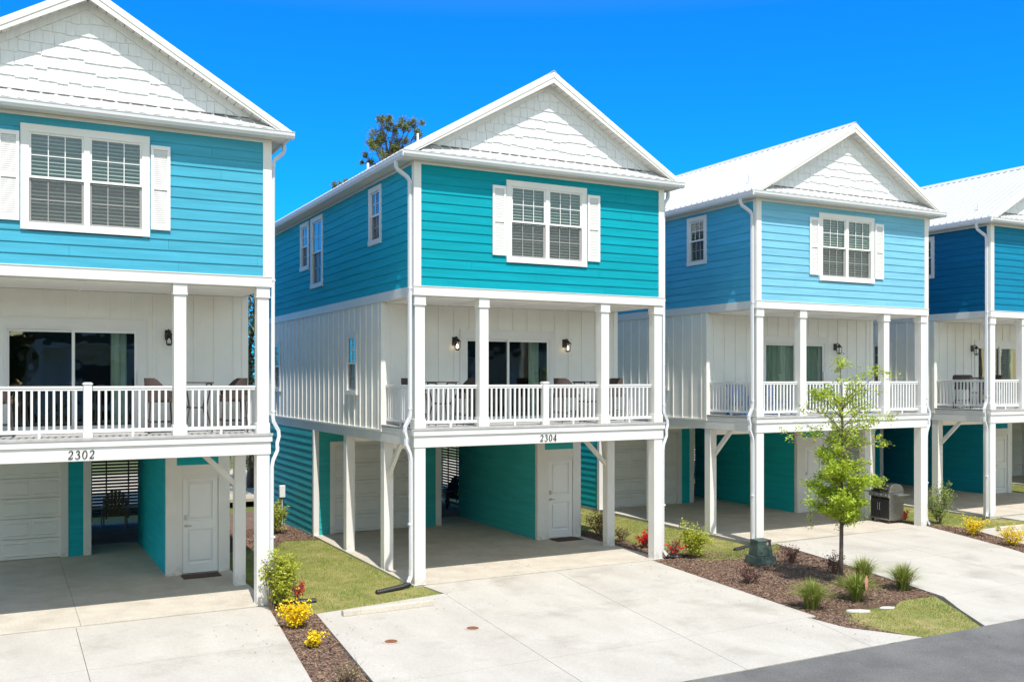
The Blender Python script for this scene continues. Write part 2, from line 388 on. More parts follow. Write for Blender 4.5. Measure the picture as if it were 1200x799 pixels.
# house 3
l3 = ln((9.47, -.06), (8.42, -5.6)); j3 = ln((12.0, -.06), (11.0, -7.3)); r3 = ln((14.86, -.06), (12.4, -7.3))
panels('driveway', [strip_poly(-.06, -3, l3, j3), strip_poly(-3, -5.6, l3, j3), [(8.42, -5.6), (7.85, -6.4), (7.28, -7.3), (11.0, -7.3), (j3(-5.6), -5.6)],
                    strip_poly(-.06, -3, j3, r3), strip_poly(-3, -5.6, j3, r3), strip_poly(-5.6, -7.3, j3, r3)], -.012, M['drive'])
# house 4 with the same wider bay on its left
l4 = ln((15.33, -1.2), (13.05, -7.3)); e4 = ln((17.9, -.9), (17.4, -7.3)); r4 = ln((23.3, -.09), (23, -7.3))
panels('driveway', [strip_poly(-1.2, -4.3, l4, e4), strip_poly(-4.3, -7.3, l4, e4), strip_poly(-.09, -3.6, e4, r4), strip_poly(-3.6, -7.3, e4, r4)], -.005, M['drive'])

LAWN = [
    [(-2.94, .25), (-2.35, -1.24), (.25, -.82), (.16, -.03), (-.03, .0), (-.03, 6.4), (-.9, 6.6), (-1.3, 5.8), (-2.94, 5.6)],
    [(6.60, .45), (6.90, -.75), (7.7, -1.0), (8.6, -.9), (9.3, -.5), (9.42, -.12), (8.82, .0), (8.84, 12.4), (6.16, 12.4), (6.16, 4.8), (6.75, 4.2)],
    [(15.25, -.3), (15.55, -1.18), (17.93, -.95), (17.9, -.1), (17.58, -.06), (17.58, 12.4), (15.0, 12.4), (15.0, 1.2), (15.3, .6)],
    [(23.9, -7.2), (26.5, -7.2), (26.5, 12.4), (23.9, 12.4)],
    [(5.45, -6.05), (6.0, -5.62), (6.9, -5.75), (7.5, -5.4), (8.38, -5.45), (7.82, -6.4), (7.22, -7.28), (5.8, -7.28)],
]
MULCH = [
    [(-3.0, .25), (-3.02, -.27), (-3.78, -7.28), (-3.02, -7.28), (-2.37, -1.25), (-2.5, .6), (-2.94, 3.5)],
    [(-2.94, 5.6), (-1.3, 5.8), (-.9, 6.6), (-.05, 6.4), (-.05, 12.5), (-2.94, 12.5)],
    [(5.80, -.02), (5.30, -5.3), (5.08, -5.6), (5.15, -6.3), (5.5, -6.9), (6.0, -5.2), (8.42, -5.5), (9.45, -.08), (8.84, 0.0), (8.0, -.3), (6.8, 1.0), (6.75, 4.2), (6.16, 4.8), (6.13, 0)],
    [(14.88, -.1), (12.42, -7.28), (13.0, -7.28), (15.3, -1.2), (15.6, -1.1), (15.3, .6), (15.0, 1.2), (14.97, -.0)],
]
for p in MULCH: sheet('mulch_bed', p, -.042, M['mulch'], step=.5, skirt=.1)
for p in LAWN: sheet('lawn', p, -.035, M['lawn'], step=.5, skirt=.1)

def inside(p, poly):
    c = False; j = len(poly) - 1
    for i in range(len(poly)):
        xi, yi = poly[i]; xj, yj = poly[j]
        if (yi > p[1]) != (yj > p[1]) and p[0] < (xj - xi) * (p[1] - yi) / (yj - yi) + xi: c = not c
        j = i
    return c
def scatter(polys, dens):
    for poly in polys:
        xs = [p[0] for p in poly]; ys = [p[1] for p in poly]
        n = int((max(xs) - min(xs)) * (max(ys) - min(ys)) * dens)
        for _ in range(n):
            p = (rnd.uniform(min(xs), max(xs)), rnd.uniform(min(ys), max(ys)))
            if inside(p, poly): yield p
bv = []; bf = []
for x, y in scatter(LAWN, 1900):
    if y > 9: continue
    pn = mnoise.noise(Vector((x * 1.1, y * 1.1, 0))) + .8 * mnoise.noise(Vector((x * 3.7, y * 3.7, 5)))
    if pn < -.45 and rnd.random() < .75: continue
    z = -.040 + gz(x, y); a = rnd.uniform(0, 6.283); h = rnd.uniform(.016, .045) * (1 + .5 * max(-.9, min(1, pn))); wd = .005
    lx = rnd.uniform(-.02, .02); ly = rnd.uniform(-.02, .02); i = len(bv)
    bv += [(x - math.cos(a) * wd, y - math.sin(a) * wd, z), (x + math.cos(a) * wd, y + math.sin(a) * wd, z), (x + lx, y + ly, z + h)]
    bf.append((i, i + 1, i + 2))
g = MB(); g.v = bv; g.f = bf
tag(g.build('lawn_grass', M['blade_lawn'], fix=False), 'short yellowish green lawn grass in the strips between the houses', 'grass', kind='stuff')
c = MB()
for x, y in scatter(MULCH, 1100):
    if y > 9: continue
    z = -.04 + gz(x, y) + rnd.uniform(0, .02); a = rnd.uniform(0, 6.283); l = rnd.uniform(.008, .028); wd = rnd.uniform(.003, .008); t = rnd.uniform(-.010, .010)
    ux, uy = math.cos(a), math.sin(a)
    c.add([(x - ux * l - uy * wd, y - uy * l + ux * wd, z - t), (x + ux * l - uy * wd, y + uy * l + ux * wd, z + t), (x + ux * l + uy * wd, y + uy * l - ux * wd, z + t + .006), (x - ux * l + uy * wd, y - uy * l - ux * wd, z - t + .006)], [(0, 1, 2, 3)])
tag(c.build('mulch_chips', M['chip'], fix=False), 'brown shredded bark mulch covering the planting beds', 'mulch', kind='stuff')

# ------------------------------------------------------------------ houses
W, D = 6.1, 12.6
YP = 1.87
def bands(z0, z1, u0, u1, ops):
    """rectangles of a wall left over around its openings"""
    zs = sorted(set([z0, z1] + [z for o in ops for z in (o[2], o[3]) if z0 < z < z1]))
    for a, b in zip(zs, zs[1:]):
        cur = u0
        for o in sorted(ops):
            if o[2] < b - 1e-4 and o[3] > a + 1e-4:
                if o[0] > cur: yield cur, o[0], a, b
                cur = max(cur, o[1])
        if cur < u1 - 1e-4: yield cur, u1, a, b
def wall(mb, F, u0, u1, z0, z1, ops=(), t=.10):
    for a, b, c, d in bands(z0, z1, u0, u1, ops): mb.fbox(F, a, b, -t, 0, c, d)
def siding(mb, F, u0, u1, z0, z1, ops=(), course=.187, t=.10):
    n = max(1, round((z1 - z0) / course)); h = (z1 - z0) / n
    for i in range(n):
        a = z0 + i * h; b = a + h
        cur = u0; seg = []
        for o in sorted(ops):
            if o[2] < b - .02 and o[3] > a + .02:
                if o[0] > cur: seg.append((cur, o[0]))
                cur = max(cur, o[1])
        if cur < u1: seg.append((cur, u1))
        if u1 - u0 > 3:                                       # staggered butt joints
            j = u0 + 1.1 + ((i * 1.37 + u1) % 2.9); new = []
            for p, q in seg:
                while p < j < q and q - p > 1.2:
                    if j - p > .3: new.append((p, j - .0015)); p = j + .0015
                    j += 3.1
                new.append((p, q)); 
            seg = new
        for p, q in seg:
            mb.prism(F, [(-t, a), (.017, a), (.018, a + .006), (.004, b), (-t, b)], p, q)
def batten(mb, F, u0, u1, z0, z1, ops=(), pitch=.40, first=.2, w=.045):
    u = u0 + first
    while u < u1 - .05:
        segs = [(z0, z1)]
        for o in ops:
            if o[0] - .04 < u < o[1] + .04:
                segs = [s for a, b in segs for s in ((a, min(b, o[2])), (max(a, o[3]), b)) if s[1] - s[0] > .03]
        for a, b in segs: mb.fbox(F, u - w / 2, u + w / 2, .0005, .019, a, b)
        u += pitch

def window(house, F, u0, u1, z0, z1, units=1, tw=.125, cols=3, rows=2, blind=True, curtain=False, plain=False):
    """casing in front of the wall, one or two double-hung units with sashes, panes, grilles, blinds"""
    mb = MB(); e = .034
    mb.fbox(F, u0, u1, .002, e, z1 - tw, z1); mb.fbox(F, u0, u1, .002, e + .012, z0, z0 + tw * .95)
    mb.fbox(F, u0, u0 + tw, .002, e - .003, z0 + tw * .95, z1 - tw); mb.fbox(F, u1 - tw, u1, .002, e - .003, z0 + tw * .95, z1 - tw)
    win = None
    iu0, iu1, iz0, iz1 = u0 + tw, u1 - tw, z0 + tw * .95, z1 - tw
    mull = .09
    wu = (iu1 - iu0 - (units - 1) * mull) / units
    for k in range(units - 1):
        a = iu0 + (k + 1) * wu + k * mull; mb.fbox(F, a, a + mull, -.06, e - .005, iz0, iz1)
    win = mb.build('window', M['trim'], house)
    f = .032
    for k in range(units):
        a = iu0 + k * (wu + mull); b = a + wu; zm = (iz0 + iz1) / 2
        for up in (1, 0):
            s = MB(); d1 = .008 if up else -.022; d0 = d1 - .03
            z_0, z_1 = (zm - .01, iz1) if up else (iz0, zm + .025)
            ff = f
            s.fbox(F, a, a + ff, d0, d1, z_0, z_1); s.fbox(F, b - ff, b, d0, d1, z_0, z_1)
            s.fbox(F, a + ff, b - ff, d0, d1, z_1 - ff, z_1); s.fbox(F, a + ff, b - ff, d0, d1, z_0, z_0 + ff * 1.2)
            ga, gb, gc, gd = a + ff, b - ff, z_0 + ff * 1.2, z_1 - ff
            if not plain:
                for i in range(1, cols):
                    x = ga + (gb - ga) * i / cols; s.fbox(F, x - .007, x + .007, d0 + .016, d1 - .003, gc, gd)
                for i in range(1, rows):
                    z = gc + (gd - gc) * i / rows; s.fbox(F, ga, gb, d0 + .014, d1 - .005, z - .007, z + .007)
            s.build('sash', M['rail'], win)
            p = MB(); p.fbox(F, ga, gb, d0 + .008, d0 + .012, gc, gd); p.build('pane', M['glass'], win)
            if not up:
                q = MB(); q.add([F(a, d1 + .004, z_0), F(b, d1 + .004, z_0), F(b, d1 + .004, z_1), F(a, d1 + .004, z_1)], [(0, 1, 2, 3)])
                q.build('insect_screen', M['screen'], win)
        if blind:
            bl = MB(); z = iz0 + .02
            while z < iz1 - .02:
                bl.add([F(a + .01, -.075, z), F(b - .01, -.075, z), F(b - .01, -.104, z + .027), F(a + .01, -.104, z + .027)], [(0, 1, 2, 3)])
                z += .062
            bl.build('blind', M['blind'], win, fix=False)
        if curtain: wave(F, a, b, iz0, iz1, -.14).build('curtain', M['curtain'], win)
    # a reveal that lines the opening
    rv = MB(); h = .004
    rv.fbox(F, iu0 - .02, iu0, -.12, .001, iz0, iz1); rv.fbox(F, iu1, iu1 + .02, -.12, .001, iz0, iz1)
    rv.fbox(F, iu0 - .02, iu1 + .02, -.12, .001, iz1, iz1 + .02); rv.fbox(F, iu0 - .02, iu1 + .02, -.12, .001, iz0 - .02, iz0)
    rv.build('reveal', M['trim'], win)
    return win
def opening(u0, u1, z0, z1, tw=.125):
    k = tw - .02
    return (u0 + k, u1 - k, z0 + k, z1 - k)
def wave(F, a, b, z0, z1, d, amp=.03, wl=.11):
    m = MB(); n = max(4, int((b - a) / wl * 6)); vs = []
    for i in range(n + 1):
        u = a + (b - a) * i / n; dd = d + amp * math.sin(i * 6.283 / 6) + amp * .4 * math.sin(i * 1.7)
        vs += [F(u, dd, z0), F(u, dd, z1)]
    m.add(vs, [(2 * i, 2 * i + 2, 2 * i + 3, 2 * i + 1) for i in range(n)])
    return m

DIG = {
 '2': [[(.05, .76, .03), (.08, .88, .07), (.16, .96, .05), (.29, 1, .05), (.42, .95, .09), (.49, .82, .13), (.48, .68, .12), (.38, .48, .07), (.22, .26, .05), (.07, .08, .05)], [(.05, .05, .1), (.30, .045, .1), (.46, .06, .09), (.55, .2, .03)]],
 '3': [[(.07, .82, .03), (.12, .93, .06), (.26, 1, .05), (.40, .95, .10), (.45, .80, .12), (.40, .65, .08), (.24, .56, .035)], [(.24, .55, .035), (.42, .49, .09), (.51, .30, .13), (.46, .12, .10), (.30, .01, .05), (.14, .03, .06), (.05, .12, .09)]],
 '0': [[(.28, 1, .04), (.14, .93, .07), (.06, .72, .12), (.04, .5, .13), (.06, .28, .12), (.14, .07, .07), (.28, 0, .04), (.42, .07, .07), (.50, .28, .12), (.52, .5, .13), (.50, .72, .12), (.42, .93, .07), (.28, 1, .04)]],
 '4': [[(.40, 1, .04), (.22, .66, .04), (.02, .30, .04)], [(.02, .28, .07), (.56, .28, .07)], [(.40, 1, .12), (.40, .03, .12)], [(.27, .02, .035), (.53, .02, .035)]],
}
def numeral(mb, F, ch, u, z, h, wd, d0, d1, lean=.14):
    for st in DIG[ch]:
        pts = [(x * wd / .56 + y * lean * h * .5, y * h, t * h) for x, y, t in st]
        for (ax, ay, aw), (bx, by, bw) in zip(pts, pts[1:]):
            l = math.hypot(bx - ax, by - ay) or 1e-6; nx, nz = -(by - ay) / l, (bx - ax) / l
            ex, ez = (bx - ax) / l * .003, (by - ay) / l * .003
            q = [(ax + nx * aw / 2 - ex, ay + nz * aw / 2 - ez), (bx + nx * bw / 2 + ex, by + nz * bw / 2 + ez), (bx - nx * bw / 2 + ex, by - nz * bw / 2 + ez), (ax - nx * aw / 2 - ex, ay - nz * aw / 2 - ez)]
            mb.hexa([F(u + x, d0, z + y) for x, y in q] + [F(u + x, d1, z + y) for x, y in q])

def shingles(mb, F, z_base, xl, xr, slope, apex_z, rows_h=.205):
    """staggered shake courses clipped to the gable triangle"""
    z = z_base; k = 0; r2 = random.Random(3)
    cx = (xl + xr) / 2
    tri = lambda zz: ((apex_z - zz) / slope)
    while z < apex_z - .02:
        hw = tri(z); u = cx - hw - .05 - r2.uniform(0, .1)
        while u < cx + hw:
            wd = r2.choice([.14, .17, .2, .24]); dz = r2.choice([0, 0, .022, -.018])
            a, b = u + .004, u + wd - .004
            zb = z + dz; zt = min(z + rows_h + .02, 99)
            # clip top corners by the rake lines
            pts = [(a, zb), (b, zb), (b, zt), (a, zt)]
            for sgn in (1, -1):
                outp = []
                ins = lambda p: sgn * (p[0] - cx) <= (apex_z - p[1]) / slope
                for i in range(len(pts)):
                    p, q = pts[i], pts[(i + 1) % len(pts)]
                    if ins(p): outp.append(p)
                    if ins(p) != ins(q):
                        fp = sgn * (p[0] - cx) - (apex_z - p[1]) / slope; fq = sgn * (q[0] - cx) - (apex_z - q[1]) / slope
                        t = fp / (fp - fq); outp.append((p[0] + (q[0] - p[0]) * t, p[1] + (q[1] - p[1]) * t))
                pts = outp
                if len(pts) < 3: break
            if len(pts) >= 3:
                dd = lambda zz: .022 - .018 * (zz - z) / rows_h
                n = len(pts)
                vs = [F(x, -.01, y) for x, y in pts] + [F(x, dd(y), y) for x, y in pts]
                mb.add(vs, [tuple(range(n))[::-1], tuple(range(n, 2 * n))] + [(i, (i + 1) % n, n + (i + 1) % n, n + i) for i in range(n)])
            u += wd
        z += rows_h; k += 1

def make_house(name, loc, cfront, cside, clower, label, number=None, left_windows=3, curtains=False, lamps=2, lit=True, slider=(1.85, 4.35), cgs=None):
    hs = empty('beach_house', loc); tag(hs, label, 'house', 'raised beach houses in a row')
    FR = frame((0, 0), (1, 0), (0, -1)); LF = frame((0, 0), (0, 1), (-1, 0)); RT = frame((W, 0), (0, 1), (1, 0)); BK = frame((0, D), (1, 0), (0, 1))
    PB = frame((0, YP), (1, 0), (0, -1))
    # ---- upper storey, lap siding 5.97 - 8.40
    fw = (2.05, 4.03, 6.55, 8.27)
    LW = [(1.86, 2.66, 7.06, 8.33)]
    if left_windows > 1: LW += [(6.15, 7.22, 6.49, 8.33), (7.42, 8.24, 7.04, 8.33)]
    m = MB(); siding(m, FR, .13, W - .13, 5.97, 8.40, [opening(*fw)]); m.build('front_siding', cfront, hs)
    m = MB(); siding(m, LF, .10, D - .1, 5.97, 8.40, [opening(*q) for q in LW], t=.095); m.build('side_siding', cside, hs)
    RW = [(3.2, 4.0, 7.06, 8.33), (8.2, 9.0, 7.06, 8.33)]
    m = MB(); siding(m, RT, .10, D - .1, 5.97, 8.40, [opening(*q) for q in RW], t=.095); m.build('side_siding', cside, hs)
    m = MB(); siding(m, BK, .13, W - .13, 5.97, 8.40); m.build('back_siding', cside, hs)
    m = MB()                                                  # corner boards
    for x0, x1 in ((-.026, .13), (W - .13, W + .026)):
        m.box(x0, x1, -.028, .098, 5.97, 8.462); m.box(x0, x1, D - .098, D + .028, 5.97, 8.462)
    m.box(.13, W - .13, -.026, .02, 8.40, 8.462); m.box(.13, W - .13, D - .02, D + .026, 8.40, 8.462)
    m.box(-.024, .02, .098, D - .098, 8.40, 8.462); m.box(W - .02, W + .024, .098, D - .098, 8.40, 8.462)
    m.build('corner_trim', M['trim'], hs, bevel=.003)
    m = MB()                                                  # band under the siding
    m.fbox(FR, -.03, W + .03, -.10, .030, 5.78, 5.968); m.fbox(BK, -.03, W + .03, -.1, .03, 5.78, 5.968)
    m.fbox(LF, .101, D - .101, -.10, .028, 5.775, 5.968); m.fbox(RT, .101, D - .101, -.10, .028, 5.775, 5.968)
    m.fbox(FR, -.035, W + .035, .0, .042, 5.955, 5.97)
    m.build('band_board', M['trim'], hs, bevel=.003)
    window(hs, FR, *fw, units=2)
    for q in LW:
        window(hs, LF, *q, cols=3 if left_windows == 1 else 2, tw=.11)
    for q in RW: window(hs, RT, *q, cols=2, tw=.11)
    for u0, u1 in ((1.72, 2.035), (4.045, 4.365)):            # shutters
        s = MB(); z0, z1, fw_ = 6.68, 8.13, .05
        s.fbox(FR, u0, u0 + fw_, .02, .05, z0, z1); s.fbox(FR, u1 - fw_, u1, .02, .05, z0, z1)
        for a, b in ((z0, z0 + .09), ((z0 + z1) / 2 - .035, (z0 + z1) / 2 + .035), (z1 - .07, z1)): s.fbox(FR, u0 + fw_, u1 - fw_, .02, .048, a, b)
        sh = s.build('shutter', M['rail'], hs, bevel=.002)
        for a, b in ((z0 + .09, (z0 + z1) / 2 - .035), ((z0 + z1) / 2 + .035, z1 - .07)):
            l = MB(); z = a + .003
            while z < b - .03:
                l.prism(FR, [(.026, z + .032), (.034, z + .001), (.036, z + .004), (.030, z + .036)], u0 + fw_, u1 - fw_); z += .034
            l.fbox(FR, u0 + fw_, u1 - fw_, .018, .023, a, b)
            l.build('louvre_panel', M['louvre'], sh)
    # ---- middle storey 3.0 - 5.77, board and batten set back behind the porch
    SW = [(3.48, 4.28, 3.74, 5.20), (10.4, 11.2, 3.74, 5.2)]
    door = (slider[0], slider[1], 3.13, 5.23)
    m = MB(); wall(m, LF, YP, D - .1, 3.0, 5.772, [opening(*q) for q in SW]); batten(m, LF, YP + .12, D - .1, 3.0, 5.772, SW, .40, .1)
    m.fbox(LF, YP - .02, D, .0, .03, 2.975, 3.02)
    m.fbox(LF, YP - .012, YP + .075, .001, .024, 3.02, 5.772)
    m.build('side_board_wall', M['bb'], hs)
    m = MB(); wall(m, RT, YP, D - .1, 3.0, 5.772, [opening(*q) for q in SW]); batten(m, RT, YP + .12, D - .1, 3.0, 5.772, SW, .40, .1)
    m.fbox(RT, YP - .02, D, .0, .03, 2.975, 3.02); m.fbox(RT, YP - .012, YP + .075, .001, .024, 3.02, 5.772)
    m.build('side_board_wall', M['bb'], hs)
    m = MB(); wall(m, BK, 0, W, 3.0, 5.778); batten(m, BK, 0, W, 3.0, 5.778); m.build('back_board_wall', M['bb'], hs)
    m = MB(); wall(m, PB, .1, W - .1, 3.12, 5.74, [(door[0] + .12, door[1] - .12, 3.0, 5.10)]); batten(m, PB, .1, W - .1, 3.12, 5.74, [door], .375, .13, .05)
    m.fbox(PB, .0, .1, -.05, .015, 3.12, 5.74); m.fbox(PB, W - .1, W, -.05, .015, 3.12, 5.74)
    m.build('porch_back_wall', M['bb'], hs)
    for q in SW: window(hs, LF, *q, cols=2, tw=.11); window(hs, RT, *q, cols=2, tw=.11)
    # floors and ceilings; the porch deck
    m = MB(); m.box(.12, W - .12, .12, D - .12, 5.80, 5.94); m.box(.1, W - .1, YP + .1, D - .1, 3.0, 3.1); m.box(.1, W - .1, YP + .05, D - .1, 8.35, 8.39)
    m.box(2.9, 3.0, 5.5, D - .1, 3.1, 5.8); m.box(.1, W - .1, 5.4, 5.5, 3.1, 5.8); m.box(.1, W - .1, 3.2, 3.3, 5.94, 8.35)
    m.build('inner_floor', M['interior'], hs)
    m = MB(); m.box(.1, W - .1, .1, YP - .002, 5.745, 5.778)
    for x in (1.5, 3.05, 4.6): m.box(x - .02, x + .02, .1, YP - .016, 5.735, 5.7455)
    m.build('porch_ceiling', M['underfloor'], hs)
    m = MB()
    y = -.04
    while y < YP - .02:
        m.box(-.02, W + .02, y, y + .135, 3.10, 3.128); y += .141
    m.box(-.045, W + .045, -.055, -.046, 3.085, 3.128)
    m.build('porch_deck', M['deck'], hs)
    m = MB()
    m.fbox(FR, -.035, W + .035, -.12, .040, 2.975, 3.098); m.fbox(FR, -.012, W + .012, -.12, .012, 2.745, 2.973)
    m.fbox(LF, .121, D, -.12, .008, 2.76, 2.974); m.fbox(RT, .121, D, -.12, .008, 2.76, 2.974)
    m.fbox(LF, .121, YP - .022, -.12, .012, 2.976, 3.09); m.fbox(RT, .121, YP - .022, -.12, .012, 2.976, 3.09)
    m.build('floor_beam', M['trim'], hs, bevel=.004)
    m = MB(); m.box(.12, W - .12, .12, D - .1, 2.80, 2.97); m.box(.12, W - .12, 1.76, 1.95, 2.60, 2.80); m.box(.12, W - .12, 4.32, 4.5, 2.62, 2.8); m.build('carport_ceiling', M['underfloor'], hs)
    # porch posts with capital and plinth
    for x0, x1 in ((.0, .24), (1.43, 1.665), (4.42, 4.655), (5.86, 6.10)):
        p = MB(); a, b = x0 + .015, x1 - .015; y0, y1 = .012, .012 + (b - a)
        p.box(a, b, y0, y1, 3.13, 5.776)
        p.box(a - .016, b + .016, y0 - .016, y1 + .016, 5.60, 5.776); p.box(a - .016, b + .016, y0 - .016, y1 + .016, 3.129, 3.31)
        p.box(a - .024, b + .024, y0 - .024, y1 + .024, 5.585, 5.603)
        p.build('porch_post', M['trim'], hs, bevel=.004)
    # railings, each bay with its own balusters
    def railing(a, b, cap_mid=False):
        a = Vector(a); b = Vector(b); d = (b - a); L = d.length; d.normalize(); nx, ny = -d.y, d.x
        Fq = frame((a.x, a.y), (d.x, d.y), (nx, ny))
        r = MB(); r.fbox(Fq, 0, L, -.034, .034, 3.955, 3.99); r.fbox(Fq, .0, L, -.022, .022, 3.915, 3.955); r.fbox(Fq, 0, L, -.022, .022, 3.205, 3.265)
        r.fbox(Fq, L / 2 - .02, L / 2 + .02, -.02, .02, 3.129, 3.205)
        ro = r.build('railing', M['rail'], hs, bevel=.003)
        n = int(L / .115); st = L / (n + 1)
        me = None
        for i in range(1, n + 1):
            p = Fq(i * st, 0, 0)
            if me is None:
                q = MB(); q.box(-.018, .018, -.018, .018, 3.264, 3.916); o = q.build('baluster', M['rail'], ro); me = o.data
            else:
                o = bpy.data.objects.new('baluster', me); col.objects.link(o); o.parent = ro
            o.location = (p[0], p[1], 0)
    ry = .13
    railing((.24, ry), (1.43, ry)); railing((1.665, ry), (2.99, ry)); railing((3.13, ry), (4.42, ry)); railing((4.655, ry), (5.86, ry))
    railing((.11, .25), (.11, YP - .02)); railing((W - .11, .25), (W - .11, YP - .02))
    p = MB(); p.box(2.995, 3.125, ry - .065, ry + .065, 3.12, 4.02); p.box(2.98, 3.14, ry - .08, ry + .08, 4.02, 4.04); p.box(3.0, 3.12, ry - .06, ry + .06, 4.04, 4.055); p.box(2.985, 3.135, ry - .075, ry + .075, 3.128, 3.2)
    p.build('railing_post', M['rail'], hs, bevel=.004)
    # sliding door
    u0, u1 = door[0], door[1]; m = MB(); m.fbox(PB, u0, u1, .001, .026, 5.06, 5.23); m.fbox(PB, u0, u0 + .13, .001, .024, 3.13, 5.06); m.fbox(PB, u1 - .13, u1, .001, .024, 3.13, 5.06)
    m.fbox(PB, u0 + .13, u1 - .13, -.09, .03, 3.13, 3.17); m.fbox(PB, u0 + .13, u0 + .17, -.08, .018, 3.17, 5.06); m.fbox(PB, u1 - .17, u1 - .13, -.08, .018, 3.17, 5.06); m.fbox(PB, u0 + .17, u1 - .17, -.08, .018, 5.02, 5.06)
    sd = m.build('sliding_door', M['trim'], hs, bevel=.003)
    mid = (u0 + u1) / 2
    for k, (a, b, dd) in enumerate(((u0 + .17, mid + .03, -.06), (mid - .03, u1 - .17, -.02))):
        q = MB(); s_ = .05
        q.fbox(PB, a, a + s_, dd - .015, dd + .015, 3.17, 5.02); q.fbox(PB, b - s_, b, dd - .015, dd + .015, 3.17, 5.02)
        q.fbox(PB, a + s_, b - s_, dd - .015, dd + .015, 4.97, 5.02); q.fbox(PB, a + s_, b - s_, dd - .015, dd + .015, 3.17, 3.25)
        q.build('door_frame', M['rail'], sd)
        q = MB(); q.fbox(PB, a + s_, b - s_, dd - .004, dd + .0, 3.25, 4.97); q.build('pane', M['glass'], sd)
    q = MB(); q.fbox(PB, u1 - .215, u1 - .19, .0, .04, 4.0, 4.25); q.build('handle', M['rail'], sd, bevel=.004)
    if curtains:
        wave(PB, u0 + .18, u1 - .18, 3.2, 5.0, -.15).build('curtain', M['curtain'], sd)
    else:
        wave(PB, u1 - .62, u1 - .34, 3.2, 5.0, -.2).build('curtain', M['curtain'], sd)
    for lx in ((1.72, 4.60) if lamps == 2 else (4.60,)):           # lanterns beside the door
        m = MB(); y = -.0
        m.fbox(PB, lx - .055, lx + .055, .001, .025, 4.86, 5.05)
        m.tube([PB(lx, .02, 4.98), PB(lx, .09, 5.06), PB(lx, .15, 5.04), PB(lx, .16, 5.0)], .012, 6)
        m.lathe(PB(lx, .16, 0), [(.012, 5.03), (.05, 4.985), (.085, 4.95), (.085, 4.94), (.06, 4.94)], 8)
        for sx, sy in ((-1, -1), (1, -1), (1, 1), (-1, 1)):
            m.tube([PB(lx + sx * .055, .16 + sy * .055, 4.945), PB(lx + sx * .042, .16 + sy * .042, 4.78)], .007, 5)
        m.lathe(PB(lx, .16, 0), [(.055, 4.785), (.055, 4.765), (.02, 4.745)], 8)
        la = m.build('wall_lantern', M['black'], hs)
        q = MB(); q.lathe(PB(lx, .16, 0), [(.008, 4.79), (.022, 4.83), (.022, 4.86), (.008, 4.89)], 8); q.build('bulb', M['bulb'] if lit else M['rail'], la, smooth=True)
    # ---- ground storey
    CP = [((0, 0), .0, .24, .0, .24), ((5.86, 0), 5.86, 6.10, .0, .24), (0, .0, .22, 1.74, 1.97), (0, .0, .22, 4.30, 4.53), (0, 5.88, 6.10, 1.94, 2.16)]
    for _, a, b, c_, d_ in CP:
        p = MB(); p.box(a + .004, b - .004, c_ + .004, d_ - .004, .0, 2.758); p.box(a - .006, b + .006, c_ - .006, d_ + .006, .0, .012)
        p.build('carport_post', M['trim'], hs, bevel=.006)
    for a, b in (((.11, 1.78, 2.02), (.11, 1.02, 2.78)), ((5.92, 2.06, 2.0), (5.2, 2.06, 2.72)), ((.2, 1.85, 2.0), (.9, 1.85, 2.7))):
        if a[0] == .2: continue
        p = MB(); p.beam(a, b, .085, .10); p.build('brace', M['trim'], hs, bevel=.003)
    SF = frame((0, 3.55), (1, 0), (0, -1)); SL = frame((4.83, 0), (0, 1), (-1, 0)); GF = frame((0, 6.95), (1, 0), (0, -1))
    m = MB(); siding(m, SL, 3.60, 8.35, -.03, 2.80); siding(m, SF, 4.98, 5.98, 2.28, 2.80, t=.09); m.build('stair_room_siding', clower, hs)
    m = MB(); siding(m, RT, 3.6, 8.35, -.06, 2.76, t=.05); m.build('ground_side_siding', cside, hs)
    m = MB(); siding(m, RT, 8.45, D - .1, 2.3, 2.76, t=.05); m.build('ground_side_siding', cside, hs)
    m = MB(); siding(m, LF, 7.05, D - .1, -.06, 2.76); m.build('ground_side_siding', cgs or clower, hs)
    m = MB(); wall(m, SF, 4.83, W - .004, 2.0, 2.799); m.fbox(SF, 4.805, 5.02, -.1, .02, -.0, 2.797)
    m.fbox(SF, 5.02, 5.13, -.1, .018, 0, 2.30); m.fbox(SF, 5.87, 6.105, -.1, .02, 0, 2.797); m.fbox(SF, 5.13, 5.87, -.1, .018, 2.09, 2.30)
    m.build('stair_room_trim', M['trim'], hs, bevel=.003)
    m = MB(); m.fbox(SF, 5.137, 5.863, -.075, -.045, .02, 2.083)
    for a, b in ((5.137, 5.245), (5.755, 5.863)): m.fbox(SF, a, b, -.0449, -.012, .02, 2.083)
    for a, b in ((.02, .22), (.93, 1.12), (1.95, 2.083)): m.fbox(SF, 5.245, 5.755, -.0449, -.012, a, b)
    for a, b in ((.22, .93), (1.12, 1.95)): m.prism(frame((0, 3.55), (1, 0), (0, -1)), [(-.0448, a + .03), (-.020, a + .07), (-.020, b - .07), (-.0448, b - .03)], 5.285, 5.715)
    dr = m.build('entry_door', M['door'], hs, bevel=.003)
    q = MB(); q.lathe(SF(5.20, .0, 0), [(.0, 1.02)], 3) if False else None
    q.tube([SF(5.20, -.02, 1.02), SF(5.20, .04, 1.02)], .026, 10); q.tube([SF(5.20, .035, 1.02), SF(5.31, .035, 1.02)], .011, 8); q.build('handle', M['metal'], dr)
    q = MB(); q.tube([SF(5.20, -.02, 1.17), SF(5.20, .015, 1.17)], .03, 12); q.fbox(SF, 5.175, 5.225, -.015, .012, 1.14, 1.25); q.build('deadbolt', M['metal'], dr)
